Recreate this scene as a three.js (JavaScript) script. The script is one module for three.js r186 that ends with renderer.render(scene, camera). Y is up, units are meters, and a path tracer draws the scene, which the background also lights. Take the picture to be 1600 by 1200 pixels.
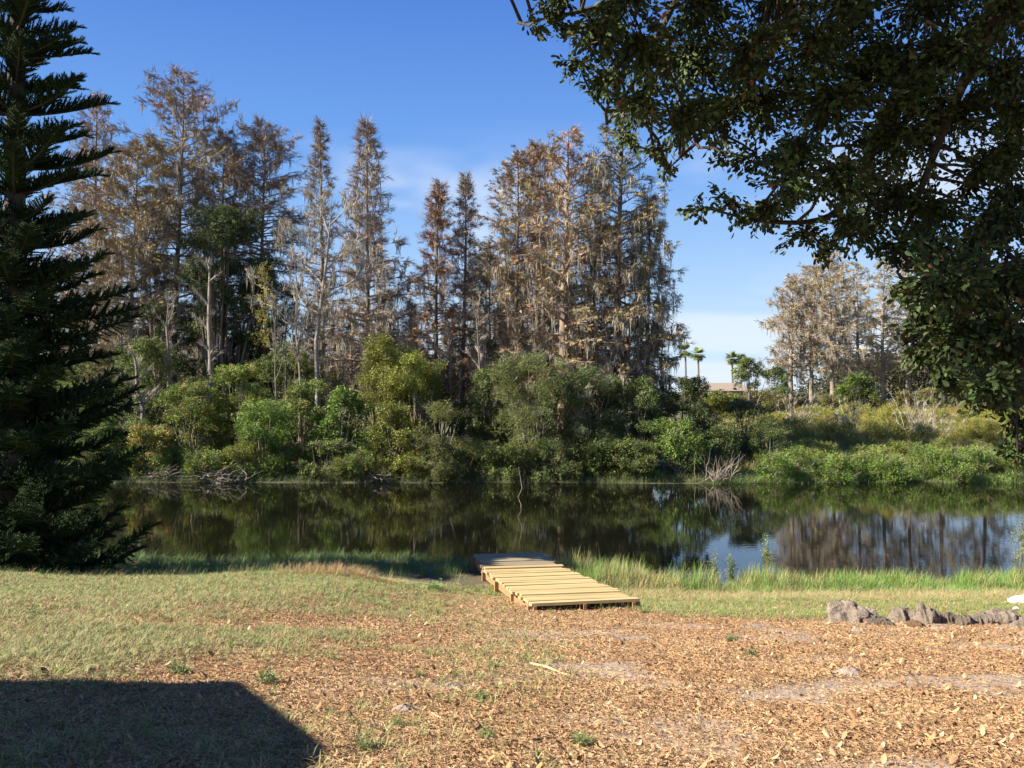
import * as THREE from 'three';

// ------------------------------------------------------------------ camera, sky, sun, exposure
const EYE = 3.5, F = 1347, HOR = 635;                       // eye above the pond (m), focal length and horizon row in photo pixels
const scene = new THREE.Scene();
const camera = new THREE.PerspectiveCamera(48, 4 / 3, 0.1, 8000);
camera.position.set(0, EYE, 0);
camera.rotation.x = Math.atan((HOR - 600) / F);
const renderer = new THREE.WebGLRenderer({ antialias: true });
renderer.toneMapping = THREE.LinearToneMapping;
renderer.toneMappingExposure = 2.75;
renderer.shadowMap.enabled = true;

const ELEV = 37 * Math.PI / 180, AZ = 10.5 * Math.PI / 180;   // the sun stands to the left, a little behind the camera
const toSun = new THREE.Vector3(-Math.cos(ELEV) * Math.cos(AZ), Math.sin(ELEV), Math.cos(ELEV) * Math.sin(AZ));
const sun = new THREE.DirectionalLight(new THREE.Color().setRGB(1, 0.9, 0.74), 5);
sun.position.copy(toSun).multiplyScalar(120);
sun.castShadow = true;
Object.assign(sun.shadow.camera, { left: -70, right: 70, top: 70, bottom: -70, near: 1, far: 320 });
sun.shadow.mapSize.set(4096, 4096);
scene.add(sun); scene.add(sun.target);

// ------------------------------------------------------------------ random numbers and noise
function rng(seed) { let a = seed >>> 0; return () => { a = (a + 0x6D2B79F5) | 0; let t = Math.imul(a ^ (a >>> 15), 1 | a); t = (t + Math.imul(t ^ (t >>> 7), 61 | t)) ^ t; return ((t ^ (t >>> 14)) >>> 0) / 4294967296; }; }
let R = rng(7);
const rr = (a, b) => a + (b - a) * R();
const gauss = () => (R() + R() + R() + R() - 2) * 0.87;
const clamp = (x, a = 0, b = 1) => Math.min(b, Math.max(a, x));
const smooth = (a, b, x) => { const t = clamp((x - a) / (b - a)); return t * t * (3 - 2 * t); };
const mix = (a, b, t) => a + (b - a) * t;
function hash(x, y, z = 0) { let h = Math.imul(x | 0, 374761393) ^ Math.imul(y | 0, 668265263) ^ Math.imul(z | 0, 2147483647 - 58); h = Math.imul(h ^ (h >>> 13), 1274126177); return ((h ^ (h >>> 16)) >>> 0) / 4294967296; }
function noise(x, y, p = 0) {                                // value noise; p > 0 makes it repeat
  const xi = Math.floor(x), yi = Math.floor(y), xf = x - xi, yf = y - yi, u = xf * xf * (3 - 2 * xf), v = yf * yf * (3 - 2 * yf);
  const w = p ? (n) => ((n % p) + p) % p : (n) => n;
  const a = hash(w(xi), w(yi)), b = hash(w(xi + 1), w(yi)), c = hash(w(xi), w(yi + 1)), d = hash(w(xi + 1), w(yi + 1));
  return mix(mix(a, b, u), mix(c, d, u), v);
}
function fbm(x, y, o = 4, p = 0) { let s = 0, a = 0.5, n = 0; for (let i = 0; i < o; i++) { s += a * noise(x, y, p); n += a; a *= 0.5; x = x * 2 + (p ? 0 : 17.3); y = y * 2 + (p ? 0 : 9.1); p *= 2; } return s / n; }

// ------------------------------------------------------------------ sky (air and clouds only)
{
  const W = 2048, Hh = 1024, data = new Float32Array(W * Hh * 4);
  const stops = [[-90, .065, .065, .055], [-4, .11, .13, .145], [0, .25, .305, .36], [4, .23, .305, .378], [9, .150, .238, .367], [16, .066, .150, .330], [26, .033, .088, .262], [45, .021, .055, .16], [90, .018, .041, .105]];
  for (let j = 0; j < Hh; j++) {
    const el = ((j + .5) / Hh - .5) * 180;
    let k = 0; while (k < stops.length - 2 && el > stops[k + 1][0]) k++;
    const A = stops[k], B = stops[k + 1], t = clamp((el - A[0]) / (B[0] - A[0]));
    const base = [1, 2, 3].map((c) => mix(A[c], B[c], t));
    const y = Math.sin(el * Math.PI / 180), c = Math.cos(el * Math.PI / 180);
    for (let i = 0; i < W; i++) {
      const az = ((i + .5) / W - .5) * 2 * Math.PI, x = c * Math.cos(az), z = c * Math.sin(az);
      let cl = 0;
      if (el > 0.3) {
        const px = x / (y + .10), pz = z / (y + .10);
        const warp = fbm(px * .6 + 31, pz * .6 + 7, 3) * 2.2;
        const veil = smooth(.46, .74, fbm(px * .42 + pz * .12 + warp + 12.6, pz * .95 + warp * .6 + 6.4, 5));
        const puff = smooth(.60, .76, fbm(px * 1.15 + 40.4, pz * 1.15 + 11.8, 5));
        const low = smooth(24, 6, el);
        cl = clamp(veil * .6 * (.05 + .95 * low) * smooth(20, 10, el) + puff * .6 * smooth(19, 12, el) * smooth(.5, 5, el));
      }
      const o = (j * W + i) * 4;
      data[o] = mix(base[0], .325, cl); data[o + 1] = mix(base[1], .35, cl); data[o + 2] = mix(base[2], .385, cl); data[o + 3] = 1;
    }
  }
  const sky = new THREE.DataTexture(data, W, Hh, THREE.RGBAFormat, THREE.FloatType);
  sky.mapping = THREE.EquirectangularReflectionMapping; sky.magFilter = sky.minFilter = THREE.LinearFilter; sky.needsUpdate = true;
  scene.background = sky; scene.environment = sky;
}

// ------------------------------------------------------------------ helpers
const V = (x, y, z) => new THREE.Vector3(x, y, z);
const at = (px, py, d) => V((px - 800) / F * d, EYE + (HOR - py) / F * d, -d);   // a point seen at that pixel, d metres in front of the camera
const col = (r, g, b) => new THREE.Color().setRGB(r, g, b);
const used = {};
function named(n) { const k = used[n] = (used[n] ?? -1) + 1; return k ? `${n}_${String(k).padStart(3, '0')}` : n; }
function tag(o, label, category, group) { o.userData = { ...o.userData, label, category }; if (group) o.userData.group = group; return o; }
function thing(name, label, category, pos = V(0, 0, 0), group) { const g = new THREE.Group(); g.name = named(name); g.position.copy(pos); scene.add(g); return tag(g, label, category, group); }
function shade(o) { o.castShadow = o.receiveShadow = true; return o; }
class Geo {
  constructor() { this.p = []; this.i = []; this.c = []; this.u = []; this.cc = [1, 1, 1]; }
  v(x, y, z, u = 0, w = 0) { this.p.push(x, y, z); this.c.push(...this.cc); this.u.push(u, w); return this.p.length / 3 - 1; }
  tri(a, b, c) { this.i.push(a, b, c); }
  tube(pts, rad, sides = 6, cap = true) {
    const n = pts.length, T = V(0, 0, 0), A = V(0, 0, 0), B = V(0, 0, 0); let first = -1, len = 0;
    for (let k = 0; k < n; k++) {
      T.subVectors(pts[Math.min(n - 1, k + 1)], pts[Math.max(0, k - 1)]).normalize();
      if (k === 0) { A.set(Math.abs(T.y) > .9 ? 1 : 0, Math.abs(T.y) > .9 ? 0 : 1, 0); }
      A.addScaledVector(T, -A.dot(T)).normalize(); B.crossVectors(T, A);
      if (k) len += pts[k].distanceTo(pts[k - 1]);
      for (let s = 0; s <= sides; s++) {
        const a = s / sides * 2 * Math.PI, ca = Math.cos(a) * rad[k], sa = Math.sin(a) * rad[k];
        const id = this.v(pts[k].x + A.x * ca + B.x * sa, pts[k].y + A.y * ca + B.y * sa, pts[k].z + A.z * ca + B.z * sa, s / sides, len);
        if (first < 0) first = id;
        if (k && s) { const q = id, w = id - 1, e = q - sides - 1, r = w - sides - 1; this.i.push(r, w, q, r, q, e); }
      }
    }
    if (cap) { const l = pts[n - 1], id = this.v(l.x, l.y, l.z, .5, len), b = first + (n - 1) * (sides + 1); for (let s = 0; s < sides; s++) this.tri(b + s, id, b + s + 1); }
  }
  build() {
    const g = new THREE.BufferGeometry();
    g.setAttribute('position', new THREE.Float32BufferAttribute(this.p, 3)); g.setAttribute('color', new THREE.Float32BufferAttribute(this.c, 3)); g.setAttribute('uv', new THREE.Float32BufferAttribute(this.u, 2));
    g.setIndex(this.i); g.computeVertexNormals(); return g;
  }
  mesh(name, m, parent) { const o = shade(new THREE.Mesh(this.build(), m)); o.name = parent === scene ? named(name) : name; parent.add(o); return o; }
}
const _m = new THREE.Matrix4(), _q = new THREE.Quaternion(), _s = V(1, 1, 1), _e = new THREE.Euler(), _x = V(0, 0, 0), _y = V(0, 0, 0), _z = V(0, 0, 0);
class Inst {                                                  // collects many small copies of one geometry, drawn as one mass of leaves, moss or grass
  constructor(geo, mat) { this.g = geo; this.mat = mat; this.m = []; this.c = []; }
  euler(p, ex, ey, ez, s, c, sy = s, sz = s) { _q.setFromEuler(_e.set(ex, ey, ez, 'YXZ')); _m.compose(p, _q, _s.set(s, sy, sz)); for (const k of _m.elements) this.m.push(k); this.c.push(c[0], c[1], c[2]); }
  along(p, dir, roll, s, c, sx = s) {                         // +y of the geometry along dir
    _y.copy(dir).normalize(); _x.set(Math.abs(_y.y) > .95 ? 1 : 0, Math.abs(_y.y) > .95 ? 0 : 1, 0); _z.crossVectors(_x, _y).normalize(); _x.crossVectors(_y, _z);
    const cr = Math.cos(roll), sr = Math.sin(roll), xx = _x.x * cr + _z.x * sr, xy = _x.y * cr + _z.y * sr, xz = _x.z * cr + _z.z * sr, zx = _z.x * cr - _x.x * sr, zy = _z.y * cr - _x.y * sr, zz = _z.z * cr - _x.z * sr;
    this.m.push(xx * sx, xy * sx, xz * sx, 0, _y.x * s, _y.y * s, _y.z * s, 0, zx * sx, zy * sx, zz * sx, 0, p.x, p.y, p.z, 1); this.c.push(c[0], c[1], c[2]);
  }
  get n() { return this.c.length / 3; }
  build(name, parent, stuff = true) {
    if (!this.n) return null;
    const o = shade(new THREE.InstancedMesh(this.g, this.mat, this.n)); o.instanceMatrix.array.set(this.m);
    o.instanceColor = new THREE.InstancedBufferAttribute(new Float32Array(this.c), 3);
    o.name = parent === scene ? named(name) : name; if (stuff) o.userData.kind = 'stuff'; parent.add(o); return o;
  }
}
const vary = (c, a = .25, h = .1) => { const k = 1 + rr(-a, a); return [c[0] * k * (1 + rr(-h, h)), c[1] * k * (1 + rr(-h, h)), c[2] * k * (1 + rr(-h, h))]; };
const lerpc = (a, b, t) => [mix(a[0], b[0], t), mix(a[1], b[1], t), mix(a[2], b[2], t)];

// ------------------------------------------------------------------ materials
function tex(n, fn, srgb = false) {
  const d = new Uint8Array(n * n * 4);
  for (let j = 0; j < n; j++) for (let i = 0; i < n; i++) { const c = fn(i / n, j / n), o = (j * n + i) * 4; d[o] = c[0] * 255; d[o + 1] = c[1] * 255; d[o + 2] = c[2] * 255; d[o + 3] = 255; }
  const t = new THREE.DataTexture(d, n, n); t.wrapS = t.wrapT = THREE.RepeatWrapping; t.magFilter = THREE.LinearFilter; t.minFilter = THREE.LinearMipmapLinearFilter; t.generateMipmaps = true; if (srgb) t.colorSpace = THREE.SRGBColorSpace; t.needsUpdate = true; return t;
}
const grey = (v) => [clamp(v), clamp(v), clamp(v)];
const grainTex = tex(512, (u, v) => { const a = fbm(u * 64, v * 64, 3, 64), b = fbm(u * 8, v * 8, 4, 8), s = hash(Math.floor(u * 512), Math.floor(v * 512)); const k = .62 + .3 * a + .2 * b - .14 * s; return [clamp(k), clamp(k * .985), clamp(k * .96)]; });
const grainBump = tex(512, (u, v) => grey(fbm(u * 40, v * 40, 4, 40)));
const barkTex = tex(256, (u, v) => { const k = .45 + .55 * fbm(u * 16, v * 4, 4, 4); return [clamp(k), clamp(k * .97), clamp(k * .93)]; });
const barkBump = tex(256, (u, v) => grey(fbm(u * 16, v * 4, 4, 4)));
const woodTex = tex(512, (u, v) => { const w = fbm(u * 3, v * 40, 4, 4), g = fbm(u * 6, v * 120, 2, 6), k = .72 + .3 * (w - .5) + .25 * g; return [clamp(k), clamp(k * .97), clamp(k * .9)]; });
const rippleTex = tex(1024, (u, v) => grey(.5 * fbm(u * 10, v * 26, 4, 2) + .3 * fbm(u * 30, v * 60, 3, 2) + .2 * fbm(u * 4, v * 6, 2, 2)));
const std = (o) => new THREE.MeshStandardMaterial({ roughness: .9, vertexColors: true, ...o });
const leafMat = (o) => new THREE.MeshPhysicalMaterial({ color: 0xffffff, roughness: .75, transmission: .3, thickness: 0, side: THREE.DoubleSide, ...o });
const plainMat = (o) => new THREE.MeshStandardMaterial({ color: 0xffffff, roughness: .9, side: THREE.DoubleSide, ...o });
const M = {
  bark: std({ map: barkTex, bumpMap: barkBump, bumpScale: .03 }),
  twig: std({}),
  leaf: leafMat({ roughness: .7, specularIntensity: .45, transmission: .4 }), needle: plainMat({ roughness: 1 }), dry: plainMat({ roughness: 1 }), moss: plainMat({ roughness: 1 }),
  oakLeaf: new THREE.MeshPhysicalMaterial({ color: 0xffffff, roughness: .6, specularIntensity: .45, side: THREE.DoubleSide }), pine: new THREE.MeshPhysicalMaterial({ color: 0xffffff, roughness: .9, specularIntensity: .3, side: THREE.DoubleSide }), grass: leafMat({ transmission: .35, roughness: .7 }),
  wood: std({ map: woodTex, bumpMap: woodTex, bumpScale: .002, roughness: .8 }),
  soil: std({ map: grainTex, bumpMap: grainBump, bumpScale: .03, roughness: 1 }),
  ground: std({ map: grainTex, bumpMap: grainBump, bumpScale: .02, roughness: 1 }),
  water: new THREE.MeshPhysicalMaterial({ color: col(.005, .005, .003), roughness: .012, ior: 1.33, bumpMap: rippleTex, bumpScale: .0011 }),
};

// ------------------------------------------------------------------ terrain
const prof = (d, pts) => { if (d <= pts[0][0]) return pts[0][1]; for (let k = 1; k < pts.length; k++) if (d <= pts[k][0]) return mix(pts[k - 1][1], pts[k][1], (d - pts[k - 1][0]) / (pts[k][0] - pts[k - 1][0])); return pts[pts.length - 1][1]; };
const softProf = (d, pts, w) => (prof(d - w, pts) + 2 * prof(d, pts) + prof(d + w, pts)) / 4;
const NL = [[0, 2.0], [3.8, 1.9], [14.3, .72], [16.2, .22], [19.8, 0], [24, -1.4]];
const NR = [[0, 2.0], [3.8, 1.9], [12, .68], [14.4, .34], [16.7, .0], [20, -1.4]];
const FAR = [[30, -1.4], [38.5, -.25], [39.7, .05], [44, .45], [60, 1.0], [120, 1.6], [400, 2.5], [3000, 3]];
const lip = (x) => .5 * (noise(x * .55 + 3, 1.5) - .5) + .25 * (noise(x * 1.9, 8.2) - .5);
function H(x, z) {
  const d = -z;
  let y;
  if (d < 28) {
    const s = smooth(-3.3, -.5, x + .8 * (noise(x * .3, z * .3) - .5));
    const dl = d + lip(x);
    const dr = d + .4 * lip(x + 40), ext = dr < 14.4 ? dr : 14.4 + (dr - 14.4) * mix(.46, 1, smooth(1.4, 3.8, x));
    y = mix(softProf(dl, NL, .35), softProf(ext, NR, .5), s);
    y += .05 * (fbm(x * .9, z * .9, 3) - .5) + .028 * (fbm(x * 4.2 + 9, z * 4.2, 3) - .5);
  } else {
    y = softProf(d + 1.6 * (fbm(x * .16 + 2, 4.4, 3) - .5), FAR, .4) + .25 * (fbm(x * .3, z * .3, 3) - .5) * smooth(38, 48, d) + 1.3 * smooth(41, 60, d) * smooth(7, 15, x) * smooth(200, 110, d);
  }
  return y + smooth(95, 140, Math.abs(x)) * 3;
}
function hit(px, py) { const a = (px - 800) / F, b = (HOR - py) / F; for (let d = 2; d < 300; d += .01) if (EYE + b * d <= H(a * d, -d)) return V(a * d, H(a * d, -d), -d); return at(px, py, 300); }
const onGround = (x, z, dy = 0) => V(x, H(x, z) + dy, z);

// what grows or lies where on the near bank (0..1)
function cover(x, z) {
  const d = -z, n1 = fbm(x * .55 + 1.7, z * .55, 3), n2 = fbm(x * 1.8 + 7, z * 1.8 + 3, 3), n3 = fbm(x * 1.1 - 20, z * 1.6 + 31, 3);
  const left = smooth(1.2, -3.6, x + .12 * (d - 9)) ;
  let green = left * smooth(4.6, 8, d) * (.52 + .4 * smooth(9.5, 13, d)) + left * .14;
  green += smooth(.2, 2.2, x - .1 * (12 - d)) * smooth(10.5, 11.9, d + .9 * (n1 - .5)) * 1.0;      // mown strip on the right
  green += smooth(14.2, 15.2, d);
  green = clamp(green + ((n1 - .5) * 1.5 + (n2 - .5) * 1.1) * smooth(.05, .3, green) * (d > 14 ? .3 : 1));
  const straw = smooth(1.2, 2.5, x) * smooth(13.3, 14.0, d + n1 * .8 - .4) * smooth(15.6, 15.1, d);
  const sand = smooth(.555, .64, n3 * .7 + n2 * .3 + .05 * smooth(0, 4, x)) * smooth(12.5, 11, d) * (1 - .6 * left);
  return { green, straw, sand, n1, n2 };
}
function groundColor(x, z) {
  const d = -z;
  if (d > 28) { const n = fbm(x * .4, z * .4, 3), g = smooth(34, 38.5, d); return lerpc([.03, .026, .018], lerpc([.07, .085, .03], [.14, .12, .06], n), g); }
  const k = cover(x, z), n = fbm(x * 3, z * 3, 3);
  let c = lerpc([.30, .19, .105], [.37, .25, .145], k.n1 * .6 + n * .4);
  c = lerpc(c, [.10, .055, .03], smooth(.52, .68, fbm(x * 2.6 + 50, z * 2.6, 4)) * .6);            // damp dark mulch
  c = lerpc(c, [.37, .30, .25], k.sand * (.55 + .4 * n));                                                    // bare sand
  c = lerpc(c, [.19, .185, .065], k.green * .65);
  c = lerpc(c, [.44, .34, .14], k.straw * .8);
  c = lerpc(c, [.09, .07, .045], smooth(15.2, 16.4, d + n * .8) * .85);                            // wet bank
  return c;
}
{
  const xs = [], zs = [];
  for (let x = -13; x <= 13.001; x += .13) xs.push(x);
  for (let x = 13.5, s = .6; x < 4000; x += s, s *= 1.13) { xs.push(x); xs.unshift(-x); }
  for (let z = 0; z <= 20.5; z += .13) zs.push(-z);
  for (let z = 20.8; z < 52; z += .45) zs.push(-z);
  for (let z = 52.5, s = 1; z < 4200; z += s, s *= 1.12) zs.push(-z);
  for (let z = .4, s = .6; z < 300; z += s, s *= 1.25) zs.unshift(z);
  const g = new Geo(), w = xs.length;
  for (const z of zs) for (const x of xs) { g.cc = groundColor(x, z); g.v(x, H(x, z), z, x / 1.7, z / 1.7); }
  for (let j = 1; j < zs.length; j++) for (let i = 1; i < w; i++) { const a = (j - 1) * w + i - 1; g.i.push(a, a + 1, a + w + 1, a, a + w + 1, a + w); }
  const o = g.mesh('ground', M.ground, scene); o.userData.kind = 'structure';
  const wg = new THREE.PlaneGeometry(260, 32, 1, 1); wg.rotateX(-Math.PI / 2); wg.translate(0, 0, -29);
  const uv = wg.attributes.uv; for (let k = 0; k < uv.count; k++) uv.setXY(k, wg.attributes.position.getX(k) / 5, wg.attributes.position.getZ(k) / 5);
  const wm = shade(new THREE.Mesh(wg, M.water)); wm.name = 'pond_water'; wm.userData.kind = 'structure'; scene.add(wm);
}

// ------------------------------------------------------------------ small shared shapes
function leafShape(len, wid, fold = .25, curl = .12, stalk = .1) {                  // one leaf along +y: obovate, folded on its midrib
  const g = new Geo(), rows = [[stalk, .05], [.35, .32], [.66, .5], [.88, .3]], L = [], C = [], Rr = [];
  for (const [t, w] of rows) { const y = t * len, z = -curl * len * t * t; L.push(g.v(-w * wid, y, z + fold * w * wid)); C.push(g.v(0, y, z)); Rr.push(g.v(w * wid, y, z + fold * w * wid)); }
  const tip = g.v(0, len, -curl * len);
  for (let k = 1; k < rows.length; k++) { if (k === 1) { g.i.push(C[0], L[1], C[1], C[0], C[1], Rr[1]); } else g.i.push(L[k - 1], L[k], C[k], L[k - 1], C[k], C[k - 1], C[k - 1], C[k], Rr[k], C[k - 1], Rr[k], Rr[k - 1]); }
  g.i.push(L[3], tip, C[3], C[3], tip, Rr[3]);
  return g.build();
}
function clusterShape(n, len, wid, spread, seed) {                                  // a spray of n simple leaves round a point
  const r = rng(seed), g = new Geo();
  for (let k = 0; k < n; k++) {
    const a = r() * 6.283, e = (r() - .25) * 1.6, dir = V(Math.cos(a) * Math.cos(e), Math.sin(e), Math.sin(a) * Math.cos(e));
    const o = V((r() - .5) * spread, (r() - .5) * spread, (r() - .5) * spread), side = V(-Math.sin(a), (r() - .5) * .8, Math.cos(a)).normalize(), L = len * (.7 + .6 * r()), w = wid * (.7 + .6 * r());
    const p = (t, s, dz) => { const q = o.clone().addScaledVector(dir, t * L).addScaledVector(side, s * w); return g.v(q.x, q.y - dz * L, q.z); };
    const A = p(0, 0, 0), B = p(.5, -.5, .02), C = p(1, 0, .22), D = p(.5, .5, .02);
    g.i.push(A, B, D, B, C, D);
  }
  return g.build();
}
const G = {
  broad: clusterShape(11, .115, .066, .26, 11), broad2: clusterShape(11, .10, .058, .26, 12), big: clusterShape(8, .18, .11, .26, 13), narrow: clusterShape(11, .16, .03, .24, 14), tiny: clusterShape(12, .07, .035, .26, 15),
  oak: leafShape(.074, .034, .3, .15), oak2: leafShape(.062, .025, .35, .3), litter: leafShape(.075, .036, .5, .45), litter2: leafShape(.06, .03, -.3, .7),
};
{ // feathery cypress spray: a stem with short drooping needles on both sides
  const make = (n, len, needle, w, seed) => { const r = rng(seed), g = new Geo();
    const s0 = g.v(-.004, 0, 0), s1 = g.v(.004, 0, 0), s2 = g.v(0, len, -.03); g.tri(s0, s1, s2);
    for (let k = 0; k < n; k++) for (const s of [-1, 1]) { const t = (k + .3 + .5 * r()) / n, y = t * len, L = needle * (1.15 - .7 * t) * (.7 + .6 * r()), up = .5 + .5 * r(), dz = (r() - .5) * L;
      const a = g.v(0, y - w * .5, 0), b = g.v(0, y + w * .5, 0), c = g.v(s * L, y + up * L * .6, dz - .1 * L); g.tri(a, b, c); }
    return g.build(); };
  G.spray = make(9, .42, .15, .035, 21); G.spray2 = make(8, .34, .17, .04, 22);
  const tw = (n, seed) => { const r = rng(seed), g = new Geo();
    for (let k = 0; k < n; k++) { let p = V(0, 0, 0), d = V((r() - .5) * 1.3, 1, (r() - .5) * 1.3).normalize(); const L = .25 + .5 * r(), w = .008; const sd = V(r() - .5, 0, r() - .5).normalize();
      const q = p.clone().addScaledVector(d, L * .5).add(V((r() - .5) * .1, 0, (r() - .5) * .1)), e = q.clone().addScaledVector(d, L * .5).add(V((r() - .5) * .2, -.05, (r() - .5) * .2));
      const a = g.v(p.x - sd.x * w, p.y, p.z - sd.z * w), b = g.v(p.x + sd.x * w, p.y, p.z + sd.z * w), c = g.v(q.x - sd.x * w * .7, q.y, q.z - sd.z * w * .7), f = g.v(q.x + sd.x * w * .7, q.y, q.z + sd.z * w * .7), h = g.v(e.x, e.y, e.z); g.i.push(a, b, f, a, f, c, c, f, h);
      const e2 = q.clone().add(V((r() - .5) * .4, .15 * r(), (r() - .5) * .4)), h2 = g.v(e2.x, e2.y, e2.z); g.i.push(c, f, h2); }
    return g.build(); };
  G.twigs = tw(7, 31); G.twigs2 = tw(9, 32);
  const ms = (n, seed) => { const r = rng(seed), g = new Geo();
    for (let k = 0; k < n; k++) { const L = .35 + .75 * r(), w = .008 + .012 * r(), a0 = r() * 6.28, o = V((r() - .5) * .22, -.05 * r(), (r() - .5) * .22), sx = Math.cos(a0) * w, sz = Math.sin(a0) * w; let pa, pb;
      for (let s = 0; s < 4; s++) { const t = s / 4, y = o.y - L * t, ox = o.x + .05 * Math.sin(t * 7 + k), oz = o.z + .05 * Math.cos(t * 6 + k * 2), ww = (s === 1 || s === 2) ? 1.25 : .7, a = g.v(ox - sx * ww, y, oz - sz * ww), b = g.v(ox + sx * ww, y, oz + sz * ww); if (s) g.i.push(pa, pb, b, pa, b, a); pa = a; pb = b; }
      const e = g.v(o.x, o.y - L, o.z); g.tri(pa, pb, e); }
    return g.build(); };
  G.moss = ms(8, 41); G.moss2 = ms(6, 42);
  const tuft = (n, len, wid, lean, seed) => { const r = rng(seed), g = new Geo();
    for (let k = 0; k < n; k++) { const a = r() * 6.28, L = len * (.5 + .7 * r()), ln = lean * (.3 + r()), o = V((r() - .5) * len * .35, 0, (r() - .5) * len * .35), dx = Math.cos(a), dz = Math.sin(a), sx = -dz * wid / 2, sz = dx * wid / 2; let pa, pb;
      for (let s = 0; s < 3; s++) { const t = s / 3, h = L * t * (1 - .25 * ln * t), out = ln * L * t * t, a1 = g.v(o.x + dx * out - sx * (1 - t * .5), h, o.z + dz * out - sz * (1 - t * .5)), b1 = g.v(o.x + dx * out + sx * (1 - t * .5), h, o.z + dz * out + sz * (1 - t * .5)); if (s) g.i.push(pa, pb, b1, pa, b1, a1); pa = a1; pb = b1; }
      const e = g.v(o.x + dx * ln * L, L * (1 - .35 * ln), o.z + dz * ln * L); g.tri(pa, pb, e); }
    return g.build(); };
  G.tall = tuft(14, .55, .009, .55, 51); G.tall2 = tuft(11, .5, .008, .8, 52); G.short = tuft(11, .065, .005, .8, 53); G.short2 = tuft(8, .09, .006, 1.1, 54);
  const bits = (n, len, wid, seed) => { const r = rng(seed), g = new Geo();                     // a pinch of cut straw lying on the soil
    for (let k = 0; k < n; k++) { const a = r() * 6.28, L = len * (.5 + r()), o = V((r() - .5) * .10, .004 + .012 * r(), (r() - .5) * .10), dx = Math.cos(a), dz = Math.sin(a), w = wid * (.6 + .8 * r()), t = (r() - .5) * .5;
      const A = g.v(o.x - dz * w, o.y, o.z + dx * w), B = g.v(o.x + dz * w, o.y, o.z - dx * w), C = g.v(o.x + dx * L * .5 + dz * w, o.y + .012 * r(), o.z + dz * L * .5 - dx * w), D = g.v(o.x + dx * L * .5 - dz * w, o.y + .012 * r(), o.z + dz * L * .5 + dx * w), E = g.v(o.x + dx * L, o.y + t * .02, o.z + dz * L); g.i.push(A, B, C, A, C, D, D, C, E); }
    return g.build(); };
  G.straw = bits(7, .042, .0021, 61); G.straw2 = bits(6, .06, .0016, 62); G.chips = bits(6, .018, .0038, 63);
}

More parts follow.
